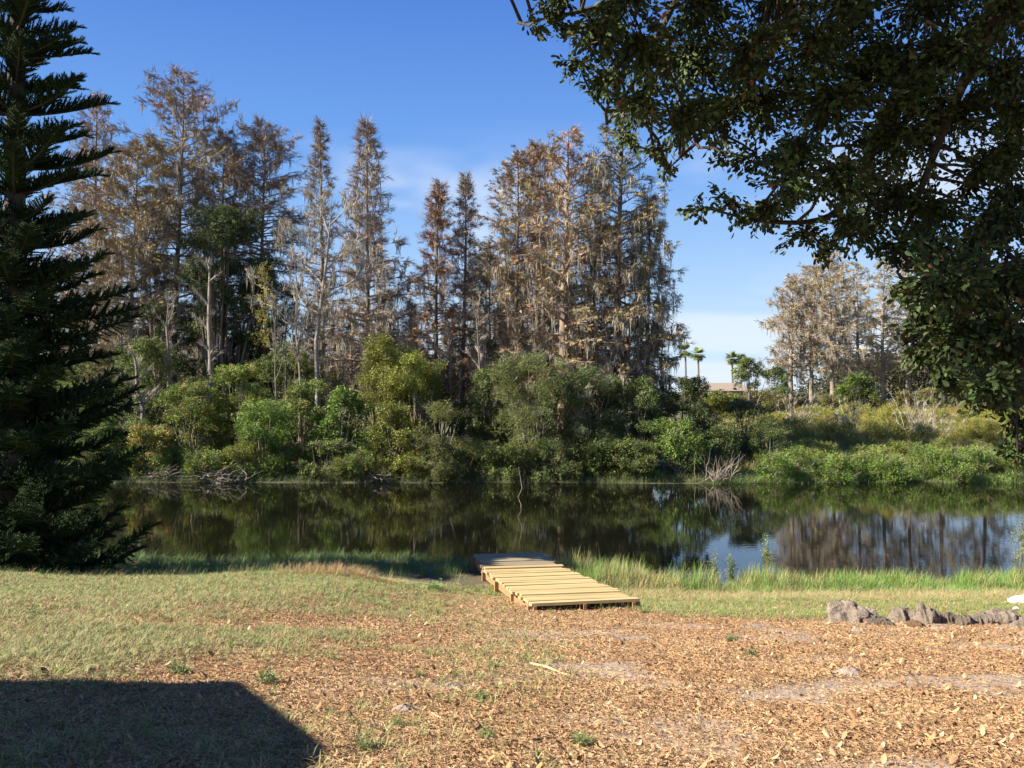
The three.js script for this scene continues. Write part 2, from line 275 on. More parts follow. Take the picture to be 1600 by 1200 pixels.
// ------------------------------------------------------------------ cypress trees
const bark0 = [.25, .205, .165], rust = [.32, .18, .085], brown = [.30, .225, .115], olive = [.23, .225, .08], gold = [.32, .25, .095], greenish = [.18, .20, .05], grey0 = [.27, .235, .195], mossC = [.34, .30, .24];
function curvePts(a, b, n, wob) { const out = []; for (let k = 0; k <= n; k++) { const t = k / n, p = a.clone().lerp(b, t); if (k && k < n) p.add(V(gauss() * wob, gauss() * wob * .5, gauss() * wob)); out.push(p); } return out; }
function cypress(o) {                                                                // o: name, label, group, base (V), h, r (crown radius), cb (crown base share), shape, leaf colours, dens, moss, twig, trunkR, bark
  R = rng(o.seed);
  const t = thing(o.name ?? 'cypress_tree', o.label, 'tree', o.base, o.group), h = o.h, bc = o.bark ?? bark0, tr = o.trunkR ?? h * .0105;
  const g = new Geo(), lean = V(gauss() * .02 * h, 0, gauss() * .02 * h), tp = [], trd = [];
  const wob = [rr(0, 6), rr(0, 6)], wa = (o.wob ?? .012) * h;
  const trunkAt = (k) => V(lean.x * k + Math.sin(k * 4.2 + wob[0]) * wa * k * (1 - k * .5), k * h, lean.z * k + Math.sin(k * 3.6 + wob[1]) * wa * k * (1 - k * .5));
  for (let k = 0; k <= 14; k++) { const u = k / 14; tp.push(trunkAt(u)); trd.push(tr * (Math.pow(1 - u, .8) * .93 + .05) * (1 + 1.1 * Math.exp(-u * 24))); }
  tp[0].y = -.4; g.cc = bc; g.tube(tp, trd, 8); g.mesh('trunk', M.bark, t);
  const br = new Geo(); br.cc = bc.map((c) => c * 1.02);
  const sp = new Inst(o.geo ?? (o.seed % 2 ? G.spray : G.spray2), M.needle), tw = new Inst(o.seed % 2 ? G.twigs : G.twigs2, M.dry), ms = new Inst(o.seed % 2 ? G.moss : G.moss2, M.moss);
  const n = Math.round((o.branches ?? 64) * 1.75), cb = (o.cb ?? .4) - .05;
  const shape = { cone: (k) => Math.pow(1 - k, .85) * .95 + .07, dome: (k) => Math.sqrt(Math.max(0, 1 - k * k * .98)) * (.55 + .45 * Math.min(1, k * 3 + .3)), column: (k) => (.6 + .4 * Math.sin(k * 3.1)) * Math.pow(1 - k, .35) + .05, spread: (k) => (.4 + .6 * smooth(0, .55, k)) * Math.sqrt(1.02 - k * k) }[o.shape ?? 'cone'];
  for (let b = 0; b < n; b++) {
    const k = Math.pow((b + R()) / n, o.bias ?? .9), u = cb + (1 - cb) * k * .985, st = trunkAt(u), az = b * 2.4 + rr(-.5, .5), L = o.r * shape(k) * rr(.4, 1.25);
    const rise = mix(o.rise0 ?? .05, o.rise1 ?? .75, k) + rr(-.2, .2), dir = V(Math.cos(az), rise, Math.sin(az)).normalize();
    const pts = [st]; let p = st.clone(), d = dir.clone(); const segs = 5;
    for (let s = 0; s < segs; s++) { d.add(V(gauss() * .16, (o.droop ?? -.05) + gauss() * .12, gauss() * .16)).normalize(); p = p.clone().addScaledVector(d, L / segs); pts.push(p); }
    const r0 = Math.max(.012, tr * .34 * (1 - k * .75) * Math.min(1, L / 2 + .25)); br.tube(pts, pts.map((_, i) => r0 * (1 - i / (segs + .6))), 4, false);
    const ns = Math.max(4, Math.round(L * (o.sub ?? 3.8)));
    for (let s = 0; s < ns; s++) {
      const q = rr(.22, 1), i = Math.min(segs - 1, Math.floor(q * segs)), a = pts[i].clone().lerp(pts[i + 1], q * segs - i), L2 = rr(.25, .62) * Math.min(1.6, .45 + L * .38) * (k > .8 ? 1 - (k - .8) * 2.6 : 1);
      const d2 = d.clone().multiplyScalar(.6).add(V(gauss() * .8, gauss() * .45 + .1 + (o.droop ?? 0), gauss() * .8)).normalize(), e = a.clone().addScaledVector(d2, L2);
      br.tube([a, a.clone().lerp(e, .5).add(V(gauss() * .06, gauss() * .05, gauss() * .06)), e], [r0 * .4 + .004, r0 * .25 + .004, .003], 3, false);
      const tip = (o.shape ?? 'cone') === 'cone' ? 1 - .6 * k * k : 1, nl = (o.dens ?? 1) * 5 * tip;
      const cl = fbm(a.x * .8 + o.seed, a.y * .7 + a.z, 2);                          // colour comes in clumps
      for (let f = 0; f < nl; f++) if (R() < nl - f) {
        const w = R(), c = a.clone().lerp(e, w).add(V(gauss() * .22, gauss() * .24, gauss() * .22)), c0 = cl > .5 ? o.leaf[0] : o.leaf[1], hi = o.top && k > .6 ? lerpc(c0, o.top, smooth(.6, .85, k)) : c0;
        sp.along(c, V(d2.x + gauss() * .8, d2.y * .5 + gauss() * .45 - .05, d2.z + gauss() * .8), R() * 6.28, rr(.4, .85), vary(hi, .35, .14));
      }
      for (let f = 0; f < (o.twig ?? 1.4); f++) if (R() < (o.twig ?? 1.4) - f) tw.along(a.clone().lerp(e, R()), V(d2.x + gauss() * .5, d2.y + gauss() * .4, d2.z + gauss() * .5), R() * 6.28, rr(.6, 1.3), vary(bc.map((c) => c * 1.0), .3));
      const mo = (o.moss ?? .4) * .9 * (o.mossLow ? 1.9 - 1.8 * k : 1);
      for (let f = 0; f < mo; f++) if (R() < mo - f) { const c = a.clone().lerp(e, R()); ms.euler(c, gauss() * .08, R() * 6.28, gauss() * .08, rr(.5, 1.0), vary(mossC, .3, .06), rr(.4, 1.25)); }
    }
  }
  const bm = br.mesh('branches', M.twig, t); bm.userData.kind = 'stuff';
  sp.build('foliage', t); tw.build('twigs', t); ms.build('spanish_moss', t);
  if (o.vine) { const iv = new Inst(G.broad2, M.leaf); for (let k = 0; k < o.vine * 60; k++) { const u = rr(0, .09 * o.vine), a = R() * 6.28, q = trunkAt(u); iv.euler(V(q.x + Math.cos(a) * tr * 1.3, q.y, q.z + Math.sin(a) * tr * 1.3), gauss(), R() * 6.28, gauss(), rr(.6, 1.2), vary([.10, .16, .035], .3)); } iv.build('climbing_vine', t); }
  return t;
}
const foot = (px, d) => onGround((px - 800) / F * d, -d);
const topH = (py, d, b) => EYE + (HOR - py) / F * d - b.y;
function tree(px, top, d, o) { const b = foot(px, d); return cypress({ ...o, base: b, h: topH(top, d, b) }); }
const wood = 'tall cypress trees on the far bank';
tree(150, 140, 56, { seed: 101, label: 'brown cypress with a narrow pointed top just right of the dark pine', r: 4.4, cb: .35, shape: 'cone', leaf: [brown, rust], dens: 1.3, moss: .5, twig: 1.2, group: wood });
tree(205, 225, 52, { seed: 102, label: 'wide rust brown cypress hung with moss between the dark pine and the tallest tree', r: 5, cb: .32, shape: 'spread', leaf: [gold, brown], dens: 1.5, moss: 1.1, mossLow: 1, group: wood, vine: 4 });
tree(272, 104, 54, { seed: 103, label: 'tallest cypress of the left group with a rounded bare brown top', r: 4.8, cb: .34, shape: 'dome', leaf: [gold, olive], top: [.27, .175, .11], dens: 1.0, moss: .7, mossLow: 1, twig: 2, group: wood, vine: 3 });
tree(342, 200, 55, { seed: 104, label: 'thin brown cypress beside the tallest tree, its top ragged and twiggy', r: 3.7, cb: .38, shape: 'column', leaf: [brown, gold], dens: .8, moss: .5, twig: 2, group: wood });
tree(408, 192, 55, { seed: 105, label: 'dark brown dome topped cypress with a bare stem above the black green oak', r: 3.6, cb: .52, shape: 'dome', leaf: [[.24, .15, .085], brown], dens: .9, moss: .3, twig: 2.2, group: wood });
tree(503, 188, 50, { seed: 106, label: 'slender nearly leafless grey cypress left of the tall spire', r: 2.1, cb: .36, shape: 'cone', leaf: [grey0, olive], dens: .28, moss: .25, twig: 2.4, group: wood });
tree(571, 184, 48, { seed: 107, label: 'tall grey brown cypress spire standing alone in the middle', r: 3.1, cb: .24, shape: 'cone', leaf: [[.30, .21, .14], grey0], dens: .8, moss: .7, mossLow: 1, twig: 2.6, branches: 84, group: wood });
tree(640, 470, 58, { seed: 108, label: 'short thin grey cypress in the gap right of the tall spire', r: 1.8, cb: .3, shape: 'cone', leaf: [grey0, brown], dens: .4, moss: .4, twig: 2, branches: 40, group: wood });
tree(681, 282, 47, { seed: 109, label: 'rust red cypress with dense orange lower boughs', r: 2.2, cb: .24, shape: 'cone', leaf: [rust, [.31, .14, .045]], dens: 1.4, moss: .35, twig: 1.6, bark: [.16, .12, .09], group: wood });
tree(722, 268, 49, { seed: 110, label: 'thin sparse grey cypress next to the rust red one', r: 1.8, cb: .3, shape: 'cone', leaf: [grey0, [.26, .15, .10]], dens: .4, moss: .3, twig: 2.2, group: wood });
tree(765, 395, 52, { seed: 111, label: 'low olive brown cypress half hidden before the mossy clump', r: 2.8, cb: .3, shape: 'dome', leaf: [brown, olive], dens: 1.2, moss: .9, twig: 1.6, branches: 50, group: wood });
tree(806, 236, 47, { seed: 112, label: 'brown cypress at the left side of the tall mossy clump', r: 2.9, cb: .28, shape: 'column', leaf: [brown, [.25, .15, .08]], dens: 1.0, moss: .9, mossLow: 1, twig: 1.8, group: wood });
tree(838, 222, 49, { seed: 113, label: 'narrow rust topped cypress inside the mossy clump', r: 2.3, cb: .3, shape: 'column', leaf: [rust, brown], dens: 1.1, moss: .9, mossLow: 1, group: wood });
tree(880, 200, 45, { seed: 114, label: 'broad orange brown cypress with a thick flared trunk in the mossy clump', r: 3.0, cb: .28, shape: 'dome', leaf: [gold, rust], dens: .85, moss: 1.0, mossLow: 1, trunkR: .34, branches: 56, group: wood, bark: [.33, .26, .20] });
tree(925, 260, 48, { seed: 115, label: 'grey moss laden cypress between the orange and the green topped ones', r: 2.2, cb: .3, shape: 'column', leaf: [grey0, olive], dens: .55, moss: 1.2, mossLow: 1, group: wood });
tree(964, 172, 45, { seed: 116, label: 'green topped cypress draped in grey moss, tallest at the right', r: 3.3, cb: .22, shape: 'column', leaf: [olive, gold], top: greenish, dens: 1.0, moss: 1.1, mossLow: 1, branches: 66, trunkR: .3, group: wood, bark: [.20, .155, .12] });
tree(1012, 300, 46, { seed: 117, label: 'drooping cypress curtained in moss at the right end of the clump', r: 2.1, cb: .18, shape: 'column', leaf: [olive, gold], dens: .9, moss: 1.6, mossLow: 1, droop: -.2, group: wood, bark: [.20, .155, .12] });
{ const far = 'cypress trees beyond the meadow';
  const FT = [[1237, 432, 84, 'grey mossy cypress at the left edge of the stand beyond the meadow', [grey0, gold], 1.3, 3.2], [1268, 418, 88, 'pale trunked gold brown cypress second from left beyond the meadow', [gold, brown], 1.2, 3.4], [1300, 398, 82, 'golden topped cypress heavy with grey moss beyond the meadow', [gold, brown], 1.7, 3.8],
    [1342, 410, 90, 'yellow brown cypress in the middle of the stand beyond the meadow', [gold, olive], .8, 3.2], [1378, 404, 86, 'thin golden cypress with sky showing through it beyond the meadow', [gold, olive], .6, 2.8], [1420, 400, 88, 'orange brown cypress partly behind the hanging oak leaves', [gold, rust], .9, 3.2], [1470, 410, 84, 'cypress mostly hidden by the oak with a grey trunk below', [brown, olive], 1, 3.4], [1535, 420, 86, 'mossy cypress at the far right behind the oak foliage', [brown, gold], 1.2, 3.4]];
  FT.forEach(([px, top, d, label, leaf, moss, r], i) => tree(px, top, d, { seed: 141 + i, label, leaf, moss: moss * .6, mossLow: 1, r, cb: .34, shape: i === 2 ? 'dome' : 'column', dens: i > 2 ? .85 : 1.05, twig: 1.5, branches: i > 2 ? 46 : 54, trunkR: .26, group: far, bark: [.36, .30, .24], wob: .02 }));
}
{ // the dim wood behind: thin trunks that can be told apart, cloned from four kinds
  const protos = [0, 1, 2, 3].map((i) => cypress({ name: 'woodland_tree', seed: 171 + i, base: V(0, 0, 0), h: 15, r: 2.4, cb: .34, shape: i % 2 ? 'column' : 'cone', leaf: [[brown, grey0], [olive, brown], [rust, brown], [grey0, olive]][i], dens: [.6, .7, .6, .3][i], moss: .8, twig: 1.6, branches: 36, trunkR: .13, group: 'thin trees deep in the wood', label: 'thin grey brown tree deep in the wood behind the front cypresses' }));
  R = rng(180); let k = 0;
  for (const p of protos) scene.remove(p);
  for (let i = 0; i < 62; i++) {
    const p = protos[i % 4], c = k++ < 4 ? p : p.clone(); if (c !== p) c.name = named('woodland_tree'); scene.add(c);
    const d = rr(50, 76), px = 60 + (i + rr(-.45, .45)) * 15.3; c.position.copy(foot(px, d));
    const s = rr(.55, .85) * (px > 620 && px < 780 ? .72 : 1) * (px > 930 ? .6 : 1); c.scale.set(s, s * rr(.9, 1.1), s); c.rotation.y = R() * 6.28;
  }
}

// ------------------------------------------------------------------ shrubs and broadleaf trees
function shrub(o) {                                                                  // o: base, w (half width), h, geo, leaf colours, n lobes, dens, stems
  R = rng(o.seed);
  const t = thing(o.name ?? 'shrub', o.label, o.category ?? 'shrub', o.base, o.group), lv = new Inst(o.geo ?? G.broad, M.leaf), st = new Geo(); st.cc = o.bark ?? [.17, .14, .11];
  const tw = new Inst(G.twigs, M.dry), lobes = [], n = o.lobes ?? Math.round(15 + o.w * o.h * 3.2), low = o.low ?? 0, dz = o.deep ?? .85;
  for (let k = 0; k < n; k++) {
    const v = Math.pow(R(), 1.05), y = o.h * (low + (1 - low) * v), a = R() * 6.28, prof0 = Math.sqrt(Math.max(.03, 1 - Math.pow(Math.abs(v - .38) / .66, 2.2))), q = Math.sqrt(R()) * o.w * prof0 * .92;
    const lr = rr(.30, .58) * Math.min(1.5, .35 + o.w * .33); lobes.push([Math.cos(a) * q, Math.min(y, o.h - lr * .7), Math.sin(a) * q * dz, lr]);
  }
  for (const [x, y, z, r] of lobes) {
    if (R() < .7) { const b = V(rr(-.25, .25) * o.w, -.2, rr(-.2, .2) * o.w), m = V(x * .55 + gauss() * .15, y * .55, z * .55 + gauss() * .15), r0 = .018 + .012 * o.h * .5; st.tube([b, m, V(x, y, z)], [r0, r0 * .65, .006], 4, false); }
    const shadeHue = R(), c0 = lerpc(o.leaf[0], o.leaf[1], shadeHue), nn = Math.round(r * r * 250 * (o.dens ?? 1));
    for (let k = 0; k < nn; k++) {
      const u = rr(-.75, 1), a = R() * 6.28, s = Math.sqrt(1 - u * u), q = r * (.55 + .5 * Math.pow(R(), .6)) * (1 + .35 * (noise(a * 1.3 + x * 7, u * 2.6 + y * 5) - .5));
      const p = V(x + Math.cos(a) * s * q, y + u * q * .9, z + Math.sin(a) * s * q); if (p.y < .02) continue;
      const c = o.spot && R() < o.spot[1] * (.4 + 1.2 * shadeHue) ? o.spot[0] : c0;
      lv.euler(p, gauss() * .7, R() * 6.28, gauss() * .7, rr(.65, 1.2) * (o.size ?? 1), vary(c, .3, .12));
    }
    for (let k = 0; k < (o.twig ?? 3); k++) { const a = R() * 6.28; tw.along(V(x + Math.cos(a) * r * .5, y + r * .2, z + Math.sin(a) * r * .5), V(Math.cos(a) + gauss() * .4, .7 + gauss() * .4, Math.sin(a) + gauss() * .4), R() * 6.28, rr(.4, .9), vary(o.twigC ?? [.19, .165, .13], .25)); }
  }
  if (o.trunk) { const tp = [V(0, -.3, 0), V(gauss() * .15, o.h * .25, gauss() * .15), V(gauss() * .3, o.h * .55, 0), V(gauss() * .3, o.h * .85, 0)]; const g = new Geo(); g.cc = o.bark ?? [.17, .14, .11]; g.tube(tp, [o.trunk * 1.3, o.trunk, o.trunk * .7, .02], 8); g.mesh('trunk', M.bark, t); }
  const sm = st.mesh(o.trunk ? 'limbs' : 'stems', M.twig, t); sm.userData.kind = 'stuff';
  lv.build(o.trunk ? 'crown' : 'foliage', t); tw.build('twigs', t); return t;
}
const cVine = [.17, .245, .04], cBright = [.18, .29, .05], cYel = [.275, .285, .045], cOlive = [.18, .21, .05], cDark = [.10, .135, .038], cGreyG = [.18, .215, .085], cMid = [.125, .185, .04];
let sd = 300;
function bush(px, top, d, wpx, label, o = {}) { const b = foot(px, d); return shrub({ seed: sd++, base: b, h: topH(top, d, b), w: wpx / F * d, label, group: 'shrubs along the far shore', ...o }); }
bush(95, 600, 42.5, 75, 'dark green shrub mass seen through the pine boughs at the left', { leaf: [cMid, cVine] });
bush(165, 628, 41.4, 60, 'vine covered green shrub at the right edge of the pine', { leaf: [cVine, cMid], spot: [[.42, .32, .07], .05] });
bush(242, 668, 41, 48, 'shrub with golden yellow leaves at the left waterline', { leaf: [cYel, cVine], spot: [[.46, .36, .10], .4], twigC: [.35, .30, .25] });
bush(300, 600, 42.6, 58, 'leafy green thicket under the leaning trunk, right of the yellow shrub', { leaf: [cVine, cOlive], spot: [[.45, .34, .08], .08] });
bush(372, 572, 43.5, 58, 'tall vine draped mound beneath the black green oak', { leaf: [cVine, cYel], spot: [[.40, .32, .06], .08] });
bush(418, 628, 41, 56, 'bright green leafy shrub at the waterline left of the white trunk', { leaf: [cBright, cVine], geo: G.broad2 });
bush(478, 596, 42.5, 54, 'mid green shrub around the foot of the white trunked tree', { leaf: [cBright, cOlive], spot: [[.40, .32, .08], .06] });
bush(534, 606, 41.4, 46, 'green large leaved shrub right of the white trunk', { leaf: [cBright, cMid], geo: G.big, dens: .6 });
bush(505, 690, 40.3, 50, 'low tangled shrub with brown twigs at the waterline', { leaf: [cOlive, cVine], twig: 8, dens: .7 });
bush(598, 528, 43.6, 56, 'tall olive green shrub, highest in the middle of the shore', { leaf: [cOlive, cYel], geo: G.broad2 });
bush(655, 552, 42.6, 62, 'broad yellow green shrub right of the tallest olive one', { leaf: [cYel, cVine], geo: G.broad2, spot: [[.42, .36, .06], .08] });
bush(615, 632, 41.2, 52, 'olive shrub standing in front of the yellow green one', { leaf: [cOlive, cYel], geo: G.broad2 });
bush(690, 632, 40.2, 54, 'pale olive fine leaved willow bush leaning over the water', { leaf: [[.15, .17, .05], cOlive], geo: G.narrow, dens: 1.15 });
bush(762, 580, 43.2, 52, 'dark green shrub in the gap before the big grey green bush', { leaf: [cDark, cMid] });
bush(830, 556, 41.8, 82, 'big rounded grey green bush overhanging the water', { leaf: [cGreyG, cOlive], geo: G.narrow, dens: 1.15, twig: 6, twigC: [.36, .33, .29], low: .16 });
bush(918, 578, 42.2, 66, 'grey green bush at the foot of the thick cypress trunk', { leaf: [cGreyG, cMid], geo: G.narrow, twig: 6, twigC: [.36, .33, .29], low: .14 });
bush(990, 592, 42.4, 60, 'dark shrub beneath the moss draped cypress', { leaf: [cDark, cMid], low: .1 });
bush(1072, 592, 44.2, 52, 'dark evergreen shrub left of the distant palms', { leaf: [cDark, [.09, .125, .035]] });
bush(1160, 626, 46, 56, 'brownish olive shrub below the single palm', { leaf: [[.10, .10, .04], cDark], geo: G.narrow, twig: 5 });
bush(1058, 655, 40.6, 46, 'fresh green shrub lit at the waterline left of the dead brush', { leaf: [cBright, cVine], geo: G.broad2, dens: .8 });
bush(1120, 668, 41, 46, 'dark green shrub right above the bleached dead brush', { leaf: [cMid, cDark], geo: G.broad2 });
bush(1205, 655, 43.4, 40, 'dark rounded shrub at the left edge of the meadow', { leaf: [cMid, cOlive], geo: G.narrow });
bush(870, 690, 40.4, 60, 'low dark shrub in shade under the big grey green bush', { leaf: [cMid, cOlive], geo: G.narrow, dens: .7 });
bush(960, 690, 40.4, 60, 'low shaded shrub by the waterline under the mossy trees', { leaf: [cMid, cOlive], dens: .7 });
R = rng(410);
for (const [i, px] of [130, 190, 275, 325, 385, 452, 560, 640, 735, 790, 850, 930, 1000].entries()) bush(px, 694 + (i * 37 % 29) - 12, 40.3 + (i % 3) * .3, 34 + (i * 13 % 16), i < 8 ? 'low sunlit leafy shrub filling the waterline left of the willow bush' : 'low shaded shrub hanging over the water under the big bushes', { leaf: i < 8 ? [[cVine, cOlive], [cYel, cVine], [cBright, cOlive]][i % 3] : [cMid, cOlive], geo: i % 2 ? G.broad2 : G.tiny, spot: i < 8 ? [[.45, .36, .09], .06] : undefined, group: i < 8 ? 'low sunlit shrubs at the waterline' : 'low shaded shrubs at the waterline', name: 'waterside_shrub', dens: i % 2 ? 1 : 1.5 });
bush(-20, 620, 42.5, 90, 'green shrub at the far left behind the pine trunk', { leaf: [cMid, cVine] });
bush(-180, 600, 43, 100, 'wide green shrub beyond the left edge', { leaf: [cVine, cOlive] });
R = rng(420);
{ // behind them, a darker second row that closes the view into the wood
  for (let i = 0; i < 15; i++) { const px = -160 + i * 78 + rr(-15, 15), d = 46 + (i * 7 % 5) * 1.6; bush(px, 560 + rr(-28, 40) - (i > 2 && i < 6 ? 20 : 0), d, rr(58, 74), 'green understory shrub between the foot of the cypress trunks', { leaf: [cMid, cOlive], dens: .7, group: 'understory shrubs', name: 'understory_shrub' }); R = rng(430 + i); }
}
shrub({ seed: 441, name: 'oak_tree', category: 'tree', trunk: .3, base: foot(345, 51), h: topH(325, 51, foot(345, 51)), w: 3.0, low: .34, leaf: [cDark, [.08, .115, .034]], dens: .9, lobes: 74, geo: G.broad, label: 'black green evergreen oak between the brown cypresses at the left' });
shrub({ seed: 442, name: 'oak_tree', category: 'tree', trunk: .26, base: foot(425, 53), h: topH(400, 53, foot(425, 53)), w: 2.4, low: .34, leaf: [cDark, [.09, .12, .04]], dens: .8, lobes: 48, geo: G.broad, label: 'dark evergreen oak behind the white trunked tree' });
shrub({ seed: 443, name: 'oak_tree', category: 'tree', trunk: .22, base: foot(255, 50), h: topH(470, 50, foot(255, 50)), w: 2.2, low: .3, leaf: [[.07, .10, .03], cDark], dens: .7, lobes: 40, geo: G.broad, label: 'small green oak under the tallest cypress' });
{ // pale barked, almost leafless tree with yellow leaved vines
  R = rng(450); const b = foot(495, 44.5), t = thing('bare_tree', 'pale white barked tree with bare limbs and a few yellow leaves', 'tree', b), h = topH(300, 44.5, b), g = new Geo(), lb = new Geo(), tw = new Inst(G.twigs2, M.dry), lv = new Inst(G.broad2, M.leaf), ms = new Inst(G.moss2, M.moss);
  g.cc = [.36, .33, .29]; lb.cc = [.36, .33, .29];
  const tp = [V(0, -.3, 0), V(.05, h * .25, 0), V(-.02, h * .45, .1), V(.25, h * .62, 0), V(.55, h * .8, 0), V(.75, h, 0)]; g.tube(tp, [.17, .13, .11, .085, .05, .015], 8); g.mesh('trunk', M.bark, t);
  const limb = (a, d, L, r, lvl) => { const pts = [a]; let p = a.clone(), q = d.clone(); for (let s = 0; s < 5; s++) { q.add(V(gauss() * .28, gauss() * .2 + .04, gauss() * .25)).normalize(); p = p.clone().addScaledVector(q, L / 5); pts.push(p); } lb.tube(pts, pts.map((_, i) => r * (1 - i / 6)), 5, false);
    if (lvl < 3) for (let k = 0; k < 5 - lvl; k++) { const i = 1 + Math.floor(R() * 4); limb(pts[i], q.clone().add(V(gauss() * 1.1, .2 + gauss() * .6, gauss() * .9)).normalize(), L * rr(.4, .65), r * .5, lvl + 1); }
    else for (let k = 0; k < 3; k++) { tw.along(pts[2 + k], V(q.x + gauss() * .6, q.y + .2, q.z + gauss() * .6), R() * 6.28, rr(.7, 1.3), vary([.42, .38, .32], .2)); if (R() < .35) lv.euler(pts[2 + k], gauss(), R() * 6.28, gauss(), rr(.5, .9), vary(R() < .6 ? [.48, .40, .08] : cVine, .25)); if (R() < .4) ms.euler(pts[3], 0, R() * 6, 0, .8, vary(mossC, .2), rr(.6, 1.3)); } };
  for (const [k, dx, dy, L] of [[.40, -1, .55, 3.4], [.45, 1, .8, 2.2], [.52, -.9, .35, 3.6], [.58, .8, .6, 2.6], [.64, -.8, .9, 3], [.7, .6, .8, 2.4], [.76, -.7, .6, 2.6], [.85, -.4, 1, 2], [.88, .7, .9, 1.8]]) { const i = k * 5, a = tp[Math.min(4, Math.floor(i))].clone().lerp(tp[Math.min(5, Math.floor(i) + 1)], i % 1); limb(a, V(dx, dy, gauss() * .4).normalize(), L, .06, 1); }
  const m = lb.mesh('limbs', M.twig, t); m.userData.kind = 'stuff'; 
  for (let k = 0; k < 150; k++) { const q = at(rr(402, 422), 410 + 130 * R(), 44).sub(b); lv.euler(q.add(V(gauss() * .2, 0, gauss() * .3)), gauss(), R() * 6.28, gauss(), rr(.6, 1), vary(R() < .6 ? [.46, .38, .07] : [.16, .2, .05], .25)); }
  tw.build('twigs', t); lv.build('leaves', t); ms.build('spanish_moss', t);
  const stem = (px0, px1, top, d, label, r) => { const a = foot(px0, d), e = at(px1, top, d).sub(a), g2 = new Geo(); g2.cc = [.29, .255, .215]; const s = thing('leafless_tree', label, 'tree', a); g2.tube([V(0, -.3, 0), ...curvePts(V(0, 0, 0), e, 6, .12).slice(1)], [r * 1.2, r, r * .9, r * .8, r * .65, r * .5, .015], 7); g2.mesh('trunk', M.bark, s);
    const l2 = new Geo(), w2 = new Inst(G.twigs2, M.dry); l2.cc = [.29, .255, .215]; for (let k = 0; k < 12; k++) { const q = e.clone().multiplyScalar(rr(.45, 1)), dd = V(gauss(), .5 + R() * .5, gauss()).normalize(), f = q.clone().addScaledVector(dd, rr(.5, 1.3)); l2.tube([q, q.clone().lerp(f, .5).add(V(gauss() * .08, 0, 0)), f], [r * .35, r * .22, .005], 4, false); for (let j = 0; j < 5; j++) w2.along(q.clone().lerp(f, R()), V(dd.x + gauss() * .5, dd.y, dd.z + gauss() * .5), R() * 6, rr(.7, 1.2), vary([.36, .32, .27], .2)); } l2.mesh('limbs', M.twig, s).userData.kind = 'stuff'; w2.build('twigs', s); };
  stem(472, 458, 400, 45.5, 'thin pale trunk standing left of the white barked tree', .085);
  stem(436, 424, 440, 44.5, 'slim grey stem with bare twigs at the left of the white barked tree', .05);
  stem(232, 208, 545, 43.8, 'dark trunk leaning left above the yellow shrub', .14);
  stem(262, 262, 470, 46, 'slim tan trunk standing upright behind the yellow shrub', .10);
  stem(328, 326, 400, 47, 'thick dark trunk below the black green oak', .2);
  stem(760, 742, 470, 44.6, 'pale crooked trunk with bleached limbs left of the big grey green bush', .06);
  stem(842, 828, 470, 44.8, 'slim bleached stem in front of the mossy clump', .05);
  stem(912, 968, 540, 43.6, 'broken pale limb slanting up from the thick cypress foot', .07);
  stem(705, 700, 500, 46, 'short grey stem under the rust red cypress', .08);
}
